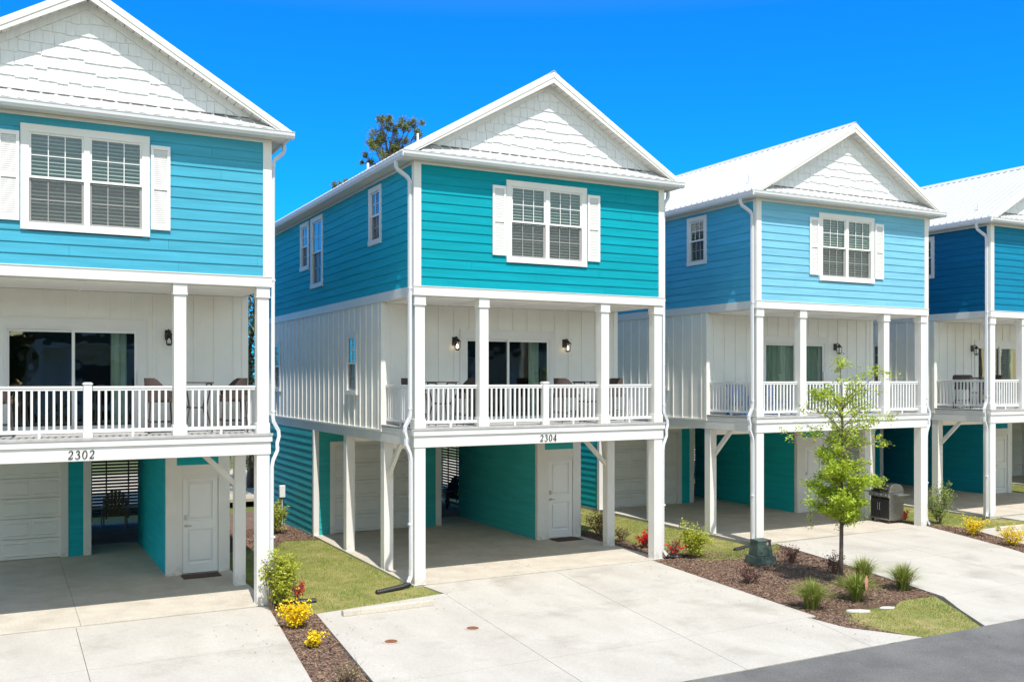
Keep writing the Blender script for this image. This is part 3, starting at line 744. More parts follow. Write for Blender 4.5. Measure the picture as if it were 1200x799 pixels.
    # garage wall
    m = MB(); siding(m, GF, .12, .42, -.03, 2.80, t=.08); siding(m, GF, .42, 3.14, 2.46, 2.80, t=.08); siding(m, GF, 3.14, 3.46, -.03, 2.80, t=.08); m.build('garage_siding', clower, hs)
    m = MB(); m.fbox(GF, .42, .54, -.1, .022, 0, 2.45); m.fbox(GF, 2.98, 3.14, -.1, .022, 0, 2.45); m.fbox(GF, .54, 2.98, -.1, .022, 2.32, 2.45)
    m.fbox(GF, 3.46, 3.63, -.12, .028, 0, 2.80)
    m.box(-.028, .12, 6.93, 7.06, -.06, 2.758)
    m.build('garage_trim', M['trim'], hs, bevel=.003)
    m = MB(); n = 5; hh = 2.30 / n
    for i in range(n):
        z0_ = .01 + i * hh; m.fbox(GF, .54, 2.98, -.09, -.05, z0_ + .006, z0_ + hh - .006)
        for j in range(4):
            a = .54 + 2.44 * j / 4 + .06; b = .54 + 2.44 * (j + 1) / 4 - .06
            m.prism(GF, [(-.0499, z0_ + .07), (-.030, z0_ + .085), (-.030, z0_ + .10), (-.045, z0_ + .115), (-.045, z0_ + hh - .115), (-.030, z0_ + hh - .10), (-.030, z0_ + hh - .085), (-.0499, z0_ + hh - .07)], a, b)
    m.fbox(GF, .54, 2.98, -.12, -.1, 0, 2.32)
    m.build('garage_door', M['garage'], hs, bevel=.002)
    m = MB(); PF = frame((3.63, 0), (0, 1), (1, 0)); siding(m, PF, 7.07, D - .1, -.03, 2.80); m.build('passage_siding', clower, hs)
    # horizontal slat screens at the back and back right
    m = MB(); z = .12
    while z < 2.72:
        m.fbox(BK, 3.75, W - .1, -.06, -.04, z, z + .060); z += .092
    for u in (4.05, 4.45, 5.05, 5.6): m.fbox(BK, u - .02, u + .02, -.088, -.062, .05, 2.76)
    m.build('slat_screen', M['slat'], hs)
    m = MB(); z = .12
    while z < 2.3:
        m.fbox(RT, 8.45, D - .1, -.06, -.04, z, z + .060); z += .092
    for u in (8.9, 9.8, 10.4, 11.1, 11.8): m.fbox(RT, u - .02, u + .02, -.088, -.062, .05, 2.3)
    m.build('slat_screen', M['slat'], hs)
    m = MB(); m.box(W - .15, W + .02, D - .15, D + .02, -.06, 2.758); m.box(3.6, 3.75, D - .15, D + .02, -.06, 2.758); m.box(W - .1, W + .02, 8.33, 8.45, -.06, 2.758)
    m.build('screen_post', M['trim'], hs)
    m = MB(); wall(m, BK, 0, 3.6, -.06, 2.76); m.build('back_wall', clower, hs)
    # ---- roof
    sl_ = 1.985 / 3.35; t = .05
    xe, ze, xr_, zr = -.30, 8.60, 3.05, 8.60 + 3.35 * sl_
    ya, yb = -.27, D + .3
    for sg in (1, -1):
        X = (lambda x: x) if sg == 1 else (lambda x: W - x)
        m = MB(); a = (X(xe), ze); b = (X(xr_), zr)
        m.add([(a[0], ya, a[1]), (b[0], ya, b[1]), (b[0], ya, b[1] - t), (a[0], ya, a[1] - t), (a[0], yb, a[1]), (b[0], yb, b[1]), (b[0], yb, b[1] - t), (a[0], yb, a[1] - t)],
              [(0, 1, 2, 3), (7, 6, 5, 4), (0, 4, 5, 1), (3, 2, 6, 7), (0, 3, 7, 4), (1, 5, 6, 2)])
        y = ya + .12
        while y < yb - .05:
            w1, w2, h = .022, .014, .034
            m.add([(a[0], y - w1, a[1]), (a[0], y + w1, a[1]), (a[0], y + w2, a[1] + h), (a[0], y - w2, a[1] + h), (b[0], y - w1, b[1]), (b[0], y + w1, b[1]), (b[0], y + w2, b[1] + h), (b[0], y - w2, b[1] + h)],
                  [(3, 2, 1, 0), (4, 5, 6, 7), (0, 4, 7, 3), (3, 7, 6, 2), (2, 6, 5, 1)])
            y += .228
        m.build('roof', M['roof'], hs)
        # rake board and drip edge along the gable
        for kk, grp in enumerate((((ya - .022, ya, .012, -.105), (ya - .010, ya, -.105, -.215)), ((yb, yb + .022, .01, -.21),))):
          r = MB()
          for yy0, yy1, zt, zb in grp:
            r.add([(X(-.34), yy0, ze - .024 + zt), (X(xr_), yy0, zr + zt), (X(xr_), yy0, zr + zb), (X(-.34), yy0, ze - .024 + max(zb, -.14)), (X(-.34), yy1, ze - .024 + zt), (X(xr_), yy1, zr + zt), (X(xr_), yy1, zr + zb), (X(-.34), yy1, ze - .024 + max(zb, -.14))],
                  [(0, 1, 2, 3), (7, 6, 5, 4), (0, 4, 5, 1), (3, 2, 6, 7), (0, 3, 7, 4), (1, 5, 6, 2)])
          r.build('rake_board', M['trim'], hs)
        r = MB(); z_ = -.16                                      # perforated soffit boards under the rake
        n = 22
        for i in range(n):
            x0_, x1_ = xe + .25 + (xr_ - xe - .25) * i / n, xe + .25 + (xr_ - xe - .25) * (i + 1) / n - .012
            za, zb2 = ze + (x0_ - xe) * sl_ + z_, ze + (x1_ - xe) * sl_ + z_
            r.hexa([(X(x0_), ya + .001, za), (X(x1_), ya + .001, zb2), (X(x1_), -.001, zb2), (X(x0_), -.001, za), (X(x0_), ya + .001, za + .02), (X(x1_), ya + .001, zb2 + .02), (X(x1_), -.001, zb2 + .02), (X(x0_), -.001, za + .02)])
        r.build('rake_soffit', M['soffit'], hs)
    m = MB(); m.prism(frame((0, 0), (0, 1), (1, 0)), [(xr_ - .14, zr - .14 * sl_ + .012), (xr_, zr + .035), (xr_ + .14, zr - .14 * sl_ + .012), (xr_ + .14, zr - .14 * sl_ + .022), (xr_, zr + .045), (xr_ - .14, zr - .14 * sl_ + .022)], ya - .02, yb)
    m.build('ridge_cap', M['roof'], hs)
    m = MB()                                                   # gable walls and shakes
    for F, dd in ((BK, -.001), (FR, -.001)):
        m = MB(); m.add([F(0.02, -.001, 8.463), F(W - .02, -.001, 8.463), F(W - .02, -.001, 8.60), F(3.05, -.001, zr - .15), F(.02, -.001, 8.60), F(0.02, -.08, 8.463), F(W - .02, -.08, 8.463), F(W - .02, -.08, 8.60), F(3.05, -.08, zr - .15), F(.02, -.08, 8.60)],
              [(0, 1, 2, 3, 4), (9, 8, 7, 6, 5), (0, 5, 6, 1), (1, 6, 7, 2), (2, 7, 8, 3), (3, 8, 9, 4), (4, 9, 5, 0)])
        ga = m.build('gable', M['shake'], hs)
    m = MB(); shingles(m, FR, 8.80, 0, W, sl_, zr - .155 - .15); m.build('shake_shingles', M['shake'], ga)
    m = MB()
    for sg in (1, -1):
        X = (lambda x: x) if sg == 1 else (lambda x: W - x)
        za = lambda x: ze + (x - xe) * sl_
        m.hexa([(X(.25), -.028, za(.25) - .30), (X(3.05), -.028, zr - .30), (X(3.05), .0, zr - .30), (X(.25), .0, za(.25) - .30), (X(.25), -.028, za(.25) - .158), (X(3.05), -.028, zr - .158), (X(3.05), .0, zr - .158), (X(.25), .0, za(.25) - .158)])
    m.build('rake_frieze', M['shake'], ga)
    # pent roof under the gable
    m = MB(); Y0, Z0, Y1, Z1 = -.33, 8.585, -.0, 8.80
    m.add([(-.0, Y0, Z0), (W, Y0, Z0), (W - .28, Y1, Z1), (.28, Y1, Z1), (0, Y0, Z0 - .02), (W, Y0, Z0 - .02), (W - .28, Y1, Z1 - .02), (.28, Y1, Z1 - .02)], [(0, 1, 2, 3), (7, 6, 5, 4), (0, 4, 5, 1), (1, 5, 6, 2), (2, 6, 7, 3), (3, 7, 4, 0)])
    x = .3
    while x < W - .28:
        m.hexa([(x - .02, Y0, Z0), (x + .02, Y0, Z0), (x + .02, Y1, Z1), (x - .02, Y1, Z1), (x - .01, Y0, Z0 + .02), (x + .01, Y0, Z0 + .02), (x + .01, Y1, Z1 + .02), (x - .01, Y1, Z1 + .02)])
        x += .228
    m.build('pent_roof', M['roof'], hs)
    m = MB(); m.box(.325, W - .45, -.0285, -.024, Z1 + .011, Z1 + .014); x = .325                                          # dark closure gaps at the top of each pan
    while x < W - .45:
        m.box(x, x + .17, -.030, -.024, Z1 - .006, Z1 + .014); x += .228
    m.build('closure_strip', M['screenframe'], hs); m = MB(); x = .18
    while x < W - .2:
        m.box(x, x + .10, Y0 - .004, Y0 + .002, Z0 - .014, Z0 + .006); x += .228
    m.box(.18, W - .2, Y0 - .002, Y0, Z0 - .016, Z0 - .010); m.build('closure_strip', M['screenframe'], hs)
    # soffits, fascia and gutters
    m = MB(); m.box(-.30, W + .30, -.30, -.029, 8.464, 8.48); m.box(-.30, -.026, -.03, D + .03, 8.465, 8.482); m.box(W + .026, W + .30, -.03, D + .03, 8.465, 8.482)
    m.box(-.30, W + .30, D + .029, D + .3, 8.464, 8.48)
    m.build('soffit', M['soffit'], hs)
    prof = [(.0, 8.452), (.055, 8.452), (.062, 8.470), (.085, 8.50), (.092, 8.56), (.10, 8.563), (.10, 8.572), (.082, 8.572), (.078, 8.50), (.05, 8.465), (.008, 8.465), (.008, 8.572), (.0, 8.572)]
    EF = frame((0, -.265), (1, 0), (0, -1)); EL = frame((-.265, 0), (0, 1), (-1, 0)); ER = frame((W + .265, 0), (0, 1), (1, 0))
    m = MB(); m.prism(EF, prof, -.365, W + .365); m.build('gutter', M['gutter'], hs)
    for E_ in (EL, ER):
        m = MB(); m.prism(E_, prof, -.26, D + .3); m.build('gutter', M['gutter'], hs)
    m = MB(); m.box(-.264, W + .264, -.264, -.24, 8.48, 8.60); m.box(-.264, -.24, -.24, D + .28, 8.48, 8.60); m.box(W + .24, W + .264, -.24, D + .28, 8.48, 8.60); m.build('fascia', M['trim'], hs)
    # downspouts: square tube, kinked round the deck edge
    for sg in (-1, 1):
        X = (lambda x: x) if sg == -1 else (lambda x: W - x)
        pts = [(-.315, .22, 8.47), (-.315, .22, 8.36), (-.29, .20, 8.29), (-.11, .10, 8.13), (-.075, .075, 8.05), (-.072, .07, 3.42), (-.085, .07, 3.33), (-.175, .07, 3.16), (-.185, .07, 3.06), (-.150, .07, 2.93), (-.155, .07, 2.86), (-.155, .07, 2.8), (-.075, .07, 2.62), (-.055, .07, 2.5)]
        pts += [(-.05, .07, .30), (-.06, .06, .18), (-.13, .02, .06)]
        m = MB(); m.tube([(X(p[0]), p[1], p[2]) for p in pts], .045, 4, sq=True)
        for z in (8.0, 5.9, 3.5, 1.2): m.box(X(-.072) - .038, X(-.072) + .038, .032, .108, z, z + .035)
        ds = m.build('downspout', M['gutter'], hs, bevel=.006)
        if sg == -1:
            q = [(-.12, .02, .045), (-.3, -.05, .02), (-.9, -.22, -.005)]
        else:
            q = [(-.12, .02, .045), (-.35, -.08, .02), (-.86, -.04, -.01)]
        pts = []; rr = []
        for (a, b), nn in (((q[0], q[1]), 8), ((q[1], q[2]), 26)):
            for i in range(nn):
                pts.append(tuple(a[j] + (b[j] - a[j]) * i / nn for j in range(3))); rr.append(.047 if len(rr) % 2 else .055)
        m = MB(); m.tube([(X(p[0]), p[1], p[2]) for p in pts], rr, 10); m.build('drain_pipe', M['pipe'], ds)
    m = MB(); m.lathe((.32, .62, 0), [(.025, 8.75), (.025, 9.17)], 8); m.lathe((1.0, 5.6, 0), [(.03, 9.2), (.03, 9.62)], 8); m.build('vent_pipe', M['rail'], hs)
    if number:
        m = MB(); u = 2.86 if number == '2304' else 2.75
        for i, ch in enumerate(number): numeral(m, FR, ch, u + i * .108, 2.785, .135, .075, .0125, .026)
        m.build('house_number', M['digit'], hs)
    return hs

c1 = siding_mat('sky_teal_siding', (.06, .34, .47)); c1s = siding_mat('sky_teal_shade_side', (.03, .31, .43))  # side copy of the siding, with the shaded wall's tone in its colour
c2 = siding_mat('turquoise_siding', (.001, .29, .36)); c2s = siding_mat('turquoise_shade_side', (.015, .37, .50))  # side copy bluer and lighter: look of the wall in shade put into colour
c3 = siding_mat('pale_blue_siding', (.18, .46, .62)); c4 = siding_mat('deep_blue_siding', (.002, .19, .33))
c4b = siding_mat('deep_blue_shade_side', (.004, .125, .27))  # darker copy of the deep blue, the side wall's shade put into colour
c1l = siding_mat('teal_carport_siding', (.012, .38, .44)); c2l = siding_mat('green_teal_carport_siding', (.045, .40, .40)); c3l = siding_mat('sea_carport_siding', (.012, .38, .41)); c4l = siding_mat('petrol_carport_siding', (.006, .26, .37))
make_house('a', HOUSES[0], c1, c1s, c1l, 'bright sky-blue house with white trim on posts, numbered 2302, at the left edge', '2302', lamps=1, lit=False, slider=(1.68, 4.22))
make_house('b', HOUSES[1], c2, c2s, c2l, 'turquoise house with white trim on posts, numbered 2304, with a white gable', '2304')
make_house('c', HOUSES[2], c3, siding_mat('pale_blue_shade_side', (.07, .38, .58)), c3l, 'pale blue house on white posts behind the young tree, curtains in its porch door', None, left_windows=1, curtains=True, lamps=1, lit=False)  # deeper side copy of the pale blue carries the wall's shade in its colour
make_house('d', HOUSES[3], c4, c4b, c4l, 'deep navy-blue sided house on white posts cut off by the right edge', None, left_windows=1, lamps=2, lit=False, cgs=c4b)

# ------------------------------------------------------------------ plants
def leaf(mb, p, l, w, nrm=None, r=rnd):
    """one folded leaf-sized rhombus"""
    a = Vector((r.gauss(0, 1), r.gauss(0, 1), r.gauss(0, .7))).normalized()
    n = Vector((r.gauss(0, 1), r.gauss(0, 1), r.gauss(0.6, 1))).normalized()
    b = a.cross(n).normalized()
    p = Vector(p); i = len(mb.v)
    mb.v += [tuple(p - a * l * .5), tuple(p + b * w * .5 + n * .0), tuple(p + a * l * .5), tuple(p - b * w * .5)]
    mb.f.append((i, i + 1, i + 2, i + 3))
def shrub(name, loc, h, wd, leafmat, n, ll, lw, label, cat, group=None, tufts=None, stems=7, flower=None, spiky=0., seed=1, bare=0):
    r = random.Random(seed)
    x, y = loc; z = gz(x, y) - .037
    e = empty(name, (x, y, z)); tag(e, label, cat, group)
    st = MB(); lf = MB(); fl = MB()
    tips = []
    for i in range(stems):
        a = 6.283 * i / stems + r.uniform(-.3, .3); lean = r.uniform(.25, 1)
        hh = h * r.uniform(.65, 1) * (1 - .25 * lean)
        p0 = Vector((math.cos(a) * .03, math.sin(a) * .03, 0)); p2 = Vector((math.cos(a) * wd * .5 * lean, math.sin(a) * wd * .5 * lean, hh))
        p1 = (p0 + p2) * .5 + Vector((r.uniform(-.04, .04), r.uniform(-.04, .04), hh * .12))
        st.tube([p0, p1, p2], [.010, .007, .003], 5)
        for k in range(5):
            t = .25 + .75 * k / 4; q = p0.lerp(p1, t * 2) if t < .5 else p1.lerp(p2, t * 2 - 1)
            tips.append((q, t))
            for _ in range(2):
                q2 = q + Vector((r.gauss(0, 1), r.gauss(0, 1), abs(r.gauss(0, 1)))) * wd * .13
                st.tube([q, q2], [.004, .002], 4); tips.append((q2, t))
    m = tufts or len(tips)
    for i in range(n):
        q, t = r.choice(tips)
        if t < bare: continue
        sp_ = wd * .07
        p = q + Vector((r.gauss(0, sp_), r.gauss(0, sp_), r.gauss(0, sp_)))
        if p.z < .02: p.z = abs(p.z) + .03
        leaf(lf, p, ll * r.uniform(.7, 1.3), lw * r.uniform(.7, 1.3), r=r)
    st.build('stem', M['twig'], e, fix=False)
    lf.build('foliage', leafmat, e, fix=False)
    if flower:
        for i in range(flower):
            q, t = r.choice([k for k in tips if k[1] > .3]); c = q + Vector((r.gauss(0, wd * .09), r.gauss(0, wd * .09), r.gauss(0, wd * .06)))
            if c.z < .05: c.z = .08
            for k in range(7): leaf(fl, c + Vector((r.gauss(0, .018), r.gauss(0, .018), r.gauss(0, .018))), .045, .035, r=r)
        fl.build('blossom', M['petal'], e, fix=False)
    return e
shrub('shrub', (-2.82, -.62), 1.18, .58, M['leaf_yellowgreen'], 3000, .065, .030, 'tall yellow-green leafy shrub beside the front post of house 2302', 'shrub', seed=3, stems=11)
shrub('sprig', (-3.0, -.60), 1.15, .42, M['leaf_dark'], 420, .045, .012, 'thin dark needle-leaved sprig against the front post of house 2302', 'shrub', seed=13, stems=6, bare=.35)
shrub('azalea', (-2.42, -.12), .42, .36, M['leaf_maroon'], 260, .03, .016, 'small red azalea behind the tall shrub at the front post of house 2302', 'azalea', 'red azaleas', flower=26, seed=4)
shrub('golden_shrub', (-2.93, -1.95), .40, .46, M['leaf_gold'], 2100, .05, .026, 'larger bright golden yellow shrub in the narrow mulch strip beside the driveway of house 2302', 'shrub', 'golden shrubs', seed=5, stems=12)
shrub('golden_shrub', (-3.0, -3.2), .24, .30, M['leaf_gold'], 560, .045, .024, 'tiny golden yellow shrub alone in the middle of the narrow mulch strip', 'shrub', 'golden shrubs', seed=6)
shrub('withered_shrub', (-3.10, -5.15), .24, .5, M['blade_dry'], 300, .035, .014, 'withered brown shrub in the mulch strip at the bottom edge of the photo', 'shrub', seed=7, stems=14)
shrub('shrub', (-.85, 7.85), .95, .62, M['leaf_yellowgreen'], 1700, .07, .03, 'bushy green shrub against the lower side wall of house 2304', 'shrub', seed=8, stems=9)
shrub('shrub', (6.78, -.28), .80, .66, M['leaf_yellowgreen'], 3000, .055, .026, 'rounded yellow-green shrub at the right front post of house 2304', 'shrub', seed=9, stems=11)
shrub('azalea', (6.60, 1.38), .36, .46, M['leaf_maroon'], 200, .03, .016, 'red azalea in full bloom between the two right posts of house 2304', 'azalea', 'red azaleas', flower=75, seed=10)
shrub('azalea', (6.36, -.05), .46, .38, M['leaf_maroon'], 420, .03, .016, 'red azalea squeezed between the right front post of house 2304 and the rounded shrub', 'azalea', 'red azaleas', flower=22, seed=11)
shrub('purple_shrub', (6.55, 3.3), .72, .75, M['leaf_maroon'], 900, .05, .022, 'straggly purple-brown shrub beside the entry door of house 2304', 'shrub', 'purple shrubs', seed=12, stems=10)
shrub('purple_shrub', (6.62, 2.4), .34, .45, M['leaf_maroon'], 260, .045, .02, 'low purple-brown shrub just behind the second right post of house 2304', 'shrub', 'purple shrubs', seed=14, stems=7)
shrub('purple_shrub', (6.12, -2.85), .30, .48, M['leaf_maroon'], 420, .045, .02, 'low maroon shrub in the mulch in front of the green pedestal', 'shrub', 'purple shrubs', seed=15, stems=9)
shrub('purple_shrub', (8.25, -1.85), .34, .5, M['leaf_maroon'], 460, .045, .02, 'maroon shrub in the mulch between the green pedestal and the young tree', 'shrub', 'purple shrubs', seed=16, stems=9)
shrub('purple_shrub', (8.2, -3.15), .38, .55, M['leaf_maroon'], 520, .045, .02, 'maroon shrub right behind the trunk of the young tree', 'shrub', 'purple shrubs', seed=17, stems=9)
shrub('upright_shrub', (15.55, .05), 1.15, .72, M['leaf_green'], 2600, .05, .022, 'upright olive-green shrub to the right of the post beside the barbecue', 'shrub', seed=18, stems=13)
shrub('azalea', (15.0, .75), .34, .30, M['leaf_maroon'], 60, .03, .016, 'red azalea on the grass behind the barbecue', 'azalea', 'red azaleas', flower=26, seed=19)
shrub('golden_shrub', (14.75, -1.62), .42, .62, M['leaf_gold'], 1000, .05, .022, 'golden yellow shrub in front of the upright olive-green shrub', 'shrub', 'golden shrubs', seed=20, stems=10)
shrub('golden_shrub', (14.25, -3.0), .46, .66, M['leaf_gold'], 1000, .05, .022, 'golden yellow shrub cut by the right edge of the photo', 'shrub', 'golden shrubs', seed=21, stems=10)

def tuft(x, y, h, rad, n, label, seed):
    r = random.Random(seed); z = gz(x, y) - .037
    e = empty('ornamental_grass', (x, y, z)); tag(e, label, 'ornamental grass', 'ornamental grass clumps in the mulch bed')
    for nm, m_, k in (('blade', M['blade'], int(n * .8)), ('dry_blade', M['blade_dry'], int(n * .2))):
        g = MB()
        for _ in range(k):
            a = r.uniform(0, 6.283); o = abs(r.gauss(0, .05)); L = h * r.uniform(.6, 1.1); le = rad * r.uniform(.1, 1.15)
            ca, sa = math.cos(a), math.sin(a); w_ = .0045; px, py = -sa * w_, ca * w_
            P = [(ca * (o + le * t * t), sa * (o + le * t * t), L * (t - .38 * t ** 3 * le / rad)) for t in (0, .35, .7, 1)]
            i = len(g.v)
            for j, (qx, qy, qz) in enumerate(P[:3]): g.v += [(qx - px, qy - py, qz), (qx + px, qy + py, qz)]
            g.v.append(P[3]); g.f += [(i, i + 1, i + 3, i + 2), (i + 2, i + 3, i + 5, i + 4), (i + 4, i + 5, i + 6)]
        tag(g.build('foliage' if nm == 'blade' else 'dry_foliage', m_, e, fix=False))
    return e
tuft(5.70, -4.98, .60, .46, 620, 'ornamental grass clump nearest the driveway of house 2304, left of the young tree', 1)
tuft(6.86, -4.95, .58, .50, 640, 'ornamental grass clump with a faded orange tag standing in it', 2)
tuft(8.10, -4.0, .58, .44, 520, 'ornamental grass clump just behind the one with the orange tag', 3)
tuft(8.28, -4.8, .60, .44, 560, 'ornamental grass clump farthest right, beside the driveway of the pale blue house', 4)

# the young tree in the bed
def young_tree():
    r = random.Random(42); x, y = 7.46, -4.0; z = gz(x, y) - .037
    e = empty('young_tree', (x, y, z)); tag(e, 'slender young tree with lime-green leaves standing in the mulch bed', 'tree')
    t = MB(); H = 4.4
    tr = [Vector((0, 0, 0)), Vector((.02, 0, .7)), Vector((.05, .02, 1.5)), Vector((.02, .0, 2.4)), Vector((.06, 0, 3.2)), Vector((.03, 0, 3.9))]
    t.tube(tr, [.052, .040, .036, .026, .016, .007], 9)
    t.build('trunk', M['bark'], e, smooth=True)
    def at(zz):
        for a, b in zip(tr, tr[1:]):
            if zz <= b.z: return a.lerp(b, (zz - a.z) / (b.z - a.z))
        return tr[-1]
    lm = MB(); cr = MB(); cr2 = MB(); nodes = []
    # (height, sideways reach in picture direction, rise, leafiness); right = along +x +y
    rt = Vector((.883, -.469, 0)); dp = Vector((.469, .883, 0))
    spec = []
    for i in range(40):
        zz = 1.15 + 2.5 * i / 39
        k = (zz - 1.15) / 2.5
        a = i * 2.4 + r.uniform(-.4, .4)
        reach = (.42 if k < .1 else .60 if k < .45 else .5 if k < .6 else .78 if k < .8 else .55) * r.uniform(.6, 1.08)
        spec.append((zz, a, reach, r.uniform(.12, .55) if k < .6 else r.uniform(.25, .8), 1.0 if k < .45 else .36 if k < .62 else .26))
    spec += [(3.5, .15, .85, .85, .5), (3.3, 3.2, .62, .6, .55), (3.75, 1.6, .15, .95, .5), (3.2, -.1, .9, .15, .4), (2.75, 3.1, .95, .35, .5), (2.7, .0, .72, .1, .4), (1.5, 3.2, .7, .05, .6)]
    for zz, a, reach, rise, dens in spec:
        p = at(zz); d = rt * math.cos(a) + dp * math.sin(a)
        p1 = p + d * reach * .5 + Vector((0, 0, rise * .55 + r.uniform(-.05, .05))); p2 = p + d * reach + Vector((0, 0, rise * .8 + r.uniform(-.12, .1)))
        lm.tube([p, p1, p2], [.012, .007, .003], 5)
        pts = [p.lerp(p1, .6), p1, p1.lerp(p2, .3), p1.lerp(p2, .6), p1.lerp(p2, .85), p2]
        for q in pts:
            for _ in range(2):
                q2 = q + Vector((r.gauss(0, .11), r.gauss(0, .11), r.gauss(.02, .07))); lm.tube([q, q2], [.004, .0015], 4); 
                if r.random() < dens + .22: nodes.append((q2, dens))
                if r.random() < dens: nodes.append((q.lerp(q2, .5), dens))
    for q, dens in nodes:
        for _ in range(int(9 + 17 * dens)):
            c = q + Vector((r.gauss(0, .055), r.gauss(0, .055), r.gauss(0, .045)))
            leaf(cr, c, r.uniform(.045, .085), r.uniform(.022, .036), r=r)
    # trailing twig on the left
    q = at(1.5) - rt * .62; 
    for k in range(60): leaf(cr, q + Vector((r.gauss(0, .04), r.gauss(0, .04), -.02 - k * .006)), .05, .02, r=r)
    lm.tube([at(1.6), at(1.6) - rt * .5, q, q + Vector((0, 0, -.38))], [.01, .006, .004, .002], 5)
    lm.build('branch', M['twig'], e, fix=False)
    cr.build('crown', M['leaf_lime'], e, fix=False)
young_tree()

def big_tree(name, x, y, z0, H, trunk_r, label, leafm, seed, limbs, lsz, per, spread, bark='bark', z_first=.45, flat=1.0, sig=.5):
    r = random.Random(seed); e = empty(name, (x, y, z0)); tag(e, label, 'tree')
    t = MB(); pts = [Vector((0, 0, 0))]; 
    for i in range(1, 7): pts.append(Vector((r.gauss(0, .12) * i * .3, r.gauss(0, .12) * i * .3, H * i / 6.3)))
    t.tube(pts, [trunk_r * (1 - .14 * i) for i in range(7)], 10); t.build('trunk', M[bark], e, smooth=True)
    lm = MB(); cr = MB()
    for i in range(limbs):
        k = i / (limbs - 1); zz = H * (z_first + (1 - z_first) * .93 * k); p = Vector((0, 0, zz)); a = i * 2.4 + r.uniform(-.5, .5)
        reach = spread * (1 - .55 * k) * r.uniform(.6, 1.1); d = Vector((math.cos(a), math.sin(a), 0))
        p1 = p + d * reach * .5 + Vector((0, 0, reach * .25)); p2 = p + d * reach + Vector((0, 0, reach * r.uniform(.25, .7)))
        lm.tube([p, p1, p2], [trunk_r * .3, trunk_r * .18, trunk_r * .05], 5)
        for q in (p1, p1.lerp(p2, .5), p2, p2 + Vector((0, 0, .2))):
            for _ in range(3):
                c = q + Vector((r.gauss(0, sig), r.gauss(0, sig), r.gauss(0, sig * .6 * flat))); lm.tube([q, c], [trunk_r * .07, trunk_r * .02], 4)
                for _ in range(per):
                    leaf(cr, c + Vector((r.gauss(0, sig * .5), r.gauss(0, sig * .5), r.gauss(0, sig * .4))), lsz * r.uniform(.7, 1.3), lsz * .35, r=r)
    lm.build('branch', M[bark], e, fix=False); cr.build('crown', leafm, e, fix=False)
    return e

def pine():
    """the ragged top of a pine that shows over the roof: tufts of needles at the ends of bent limbs"""
    r = random.Random(5); X, Y = 8.62, 24.31
    e = empty('pine_tree', (X, Y, -.25)); tag(e, 'ragged pine whose crown shows above the roof ridge of house 2304', 'tree')
    rt = Vector((.883, -.469, 0)); dp = Vector((.469, .883, 0))
    t = MB(); t.tube([(0, 0, 0), (.1, 0, 5), (-.1, .1, 10), (-.1, 0, 13.2), (.1, 0, 15.4)], [.28, .24, .18, .12, .05], 10); t.build('trunk', M['bark'], e, smooth=True)
    lm = MB(); cr = MB()
    base = Vector((0, 0, 0))
    # tuft centres: (sideways metres, height, size)
    T = [(-.1, 15.9, .34), (-.35, 15.55, .34), (.0, 15.2, .36), (.35, 15.3, .34), (.65, 15.6, .26), (.2, 14.7, .36), (-.25, 14.95, .3), (.5, 14.5, .3), (.0, 14.2, .3), (-.75, 15.35, .18), (-1.05, 14.75, .2), (-.2, 16.15, .22),
         (1.15, 16.05, .26), (1.55, 16.1, .24), (1.65, 15.75, .22), (.85, 15.2, .24), (.95, 14.6, .26), (1.9, 15.0, .24), (1.5, 14.85, .2), (2.1, 14.85, .2), (.45, 16.0, .18), (-.6, 14.2, .14),
         (-2.75, 13.35, .22), (-2.4, 13.2, .22), (-2.95, 12.9, .2), (-1.75, 13.0, .24), (-1.6, 12.7, .22), (-2.2, 12.6, .2), (-1.3, 13.1, .13), (-2.0, 12.3, .25), (0, 13.2, .5), (.8, 13.3, .5), (-.8, 12.6, .5), (1.5, 13, .5), (0, 12.2, .6), (1.2, 12, .6), (-1.4, 11.6, .6), (2.2, 12.6, .5)]
    for sx, h, sz in T:
        sx = sx * .84 - .12
        dy = r.uniform(-.9, .9); c = rt * sx + dp * dy + Vector((0, 0, h))
        b0 = Vector((0, 0, max(10.5, h - 1.2 - abs(sx) * .55))); m_ = b0.lerp(c, .55) + Vector((0, 0, -.15))
        lm.tube([b0, m_, c], [.05, .03, .012], 5)
        for k in range(5):
            q = c + Vector((r.gauss(0, sz), r.gauss(0, sz), r.gauss(0, sz * .7))); lm.tube([m_.lerp(c, .6), q], [.014, .006], 4)
            for _ in range(130):
                leaf(cr, q + Vector((r.gauss(0, sz * .33), r.gauss(0, sz * .33), r.gauss(0, sz * .3))), r.uniform(.10, .2), .028, r=r)
        for k in range(1):
            q = m_ + rt * r.gauss(0, .5) + dp * r.gauss(0, .4) + Vector((0, 0, r.gauss(0, .3))); lm.tube([m_, q], [.014, .005], 4)
    lm.build('branch', M['bark'], e, fix=False); cr.build('crown', M['leaf_pine'], e, fix=False)
pine()
big_tree('broadleaf_tree', .7, 17.4, -.25, 8.2, .16, 'dark leafy tree glimpsed through the right end of the porch of house 2302', M['leaf_dark'], 22, 22, .16, 60, 2.2, z_first=.12, sig=.5)

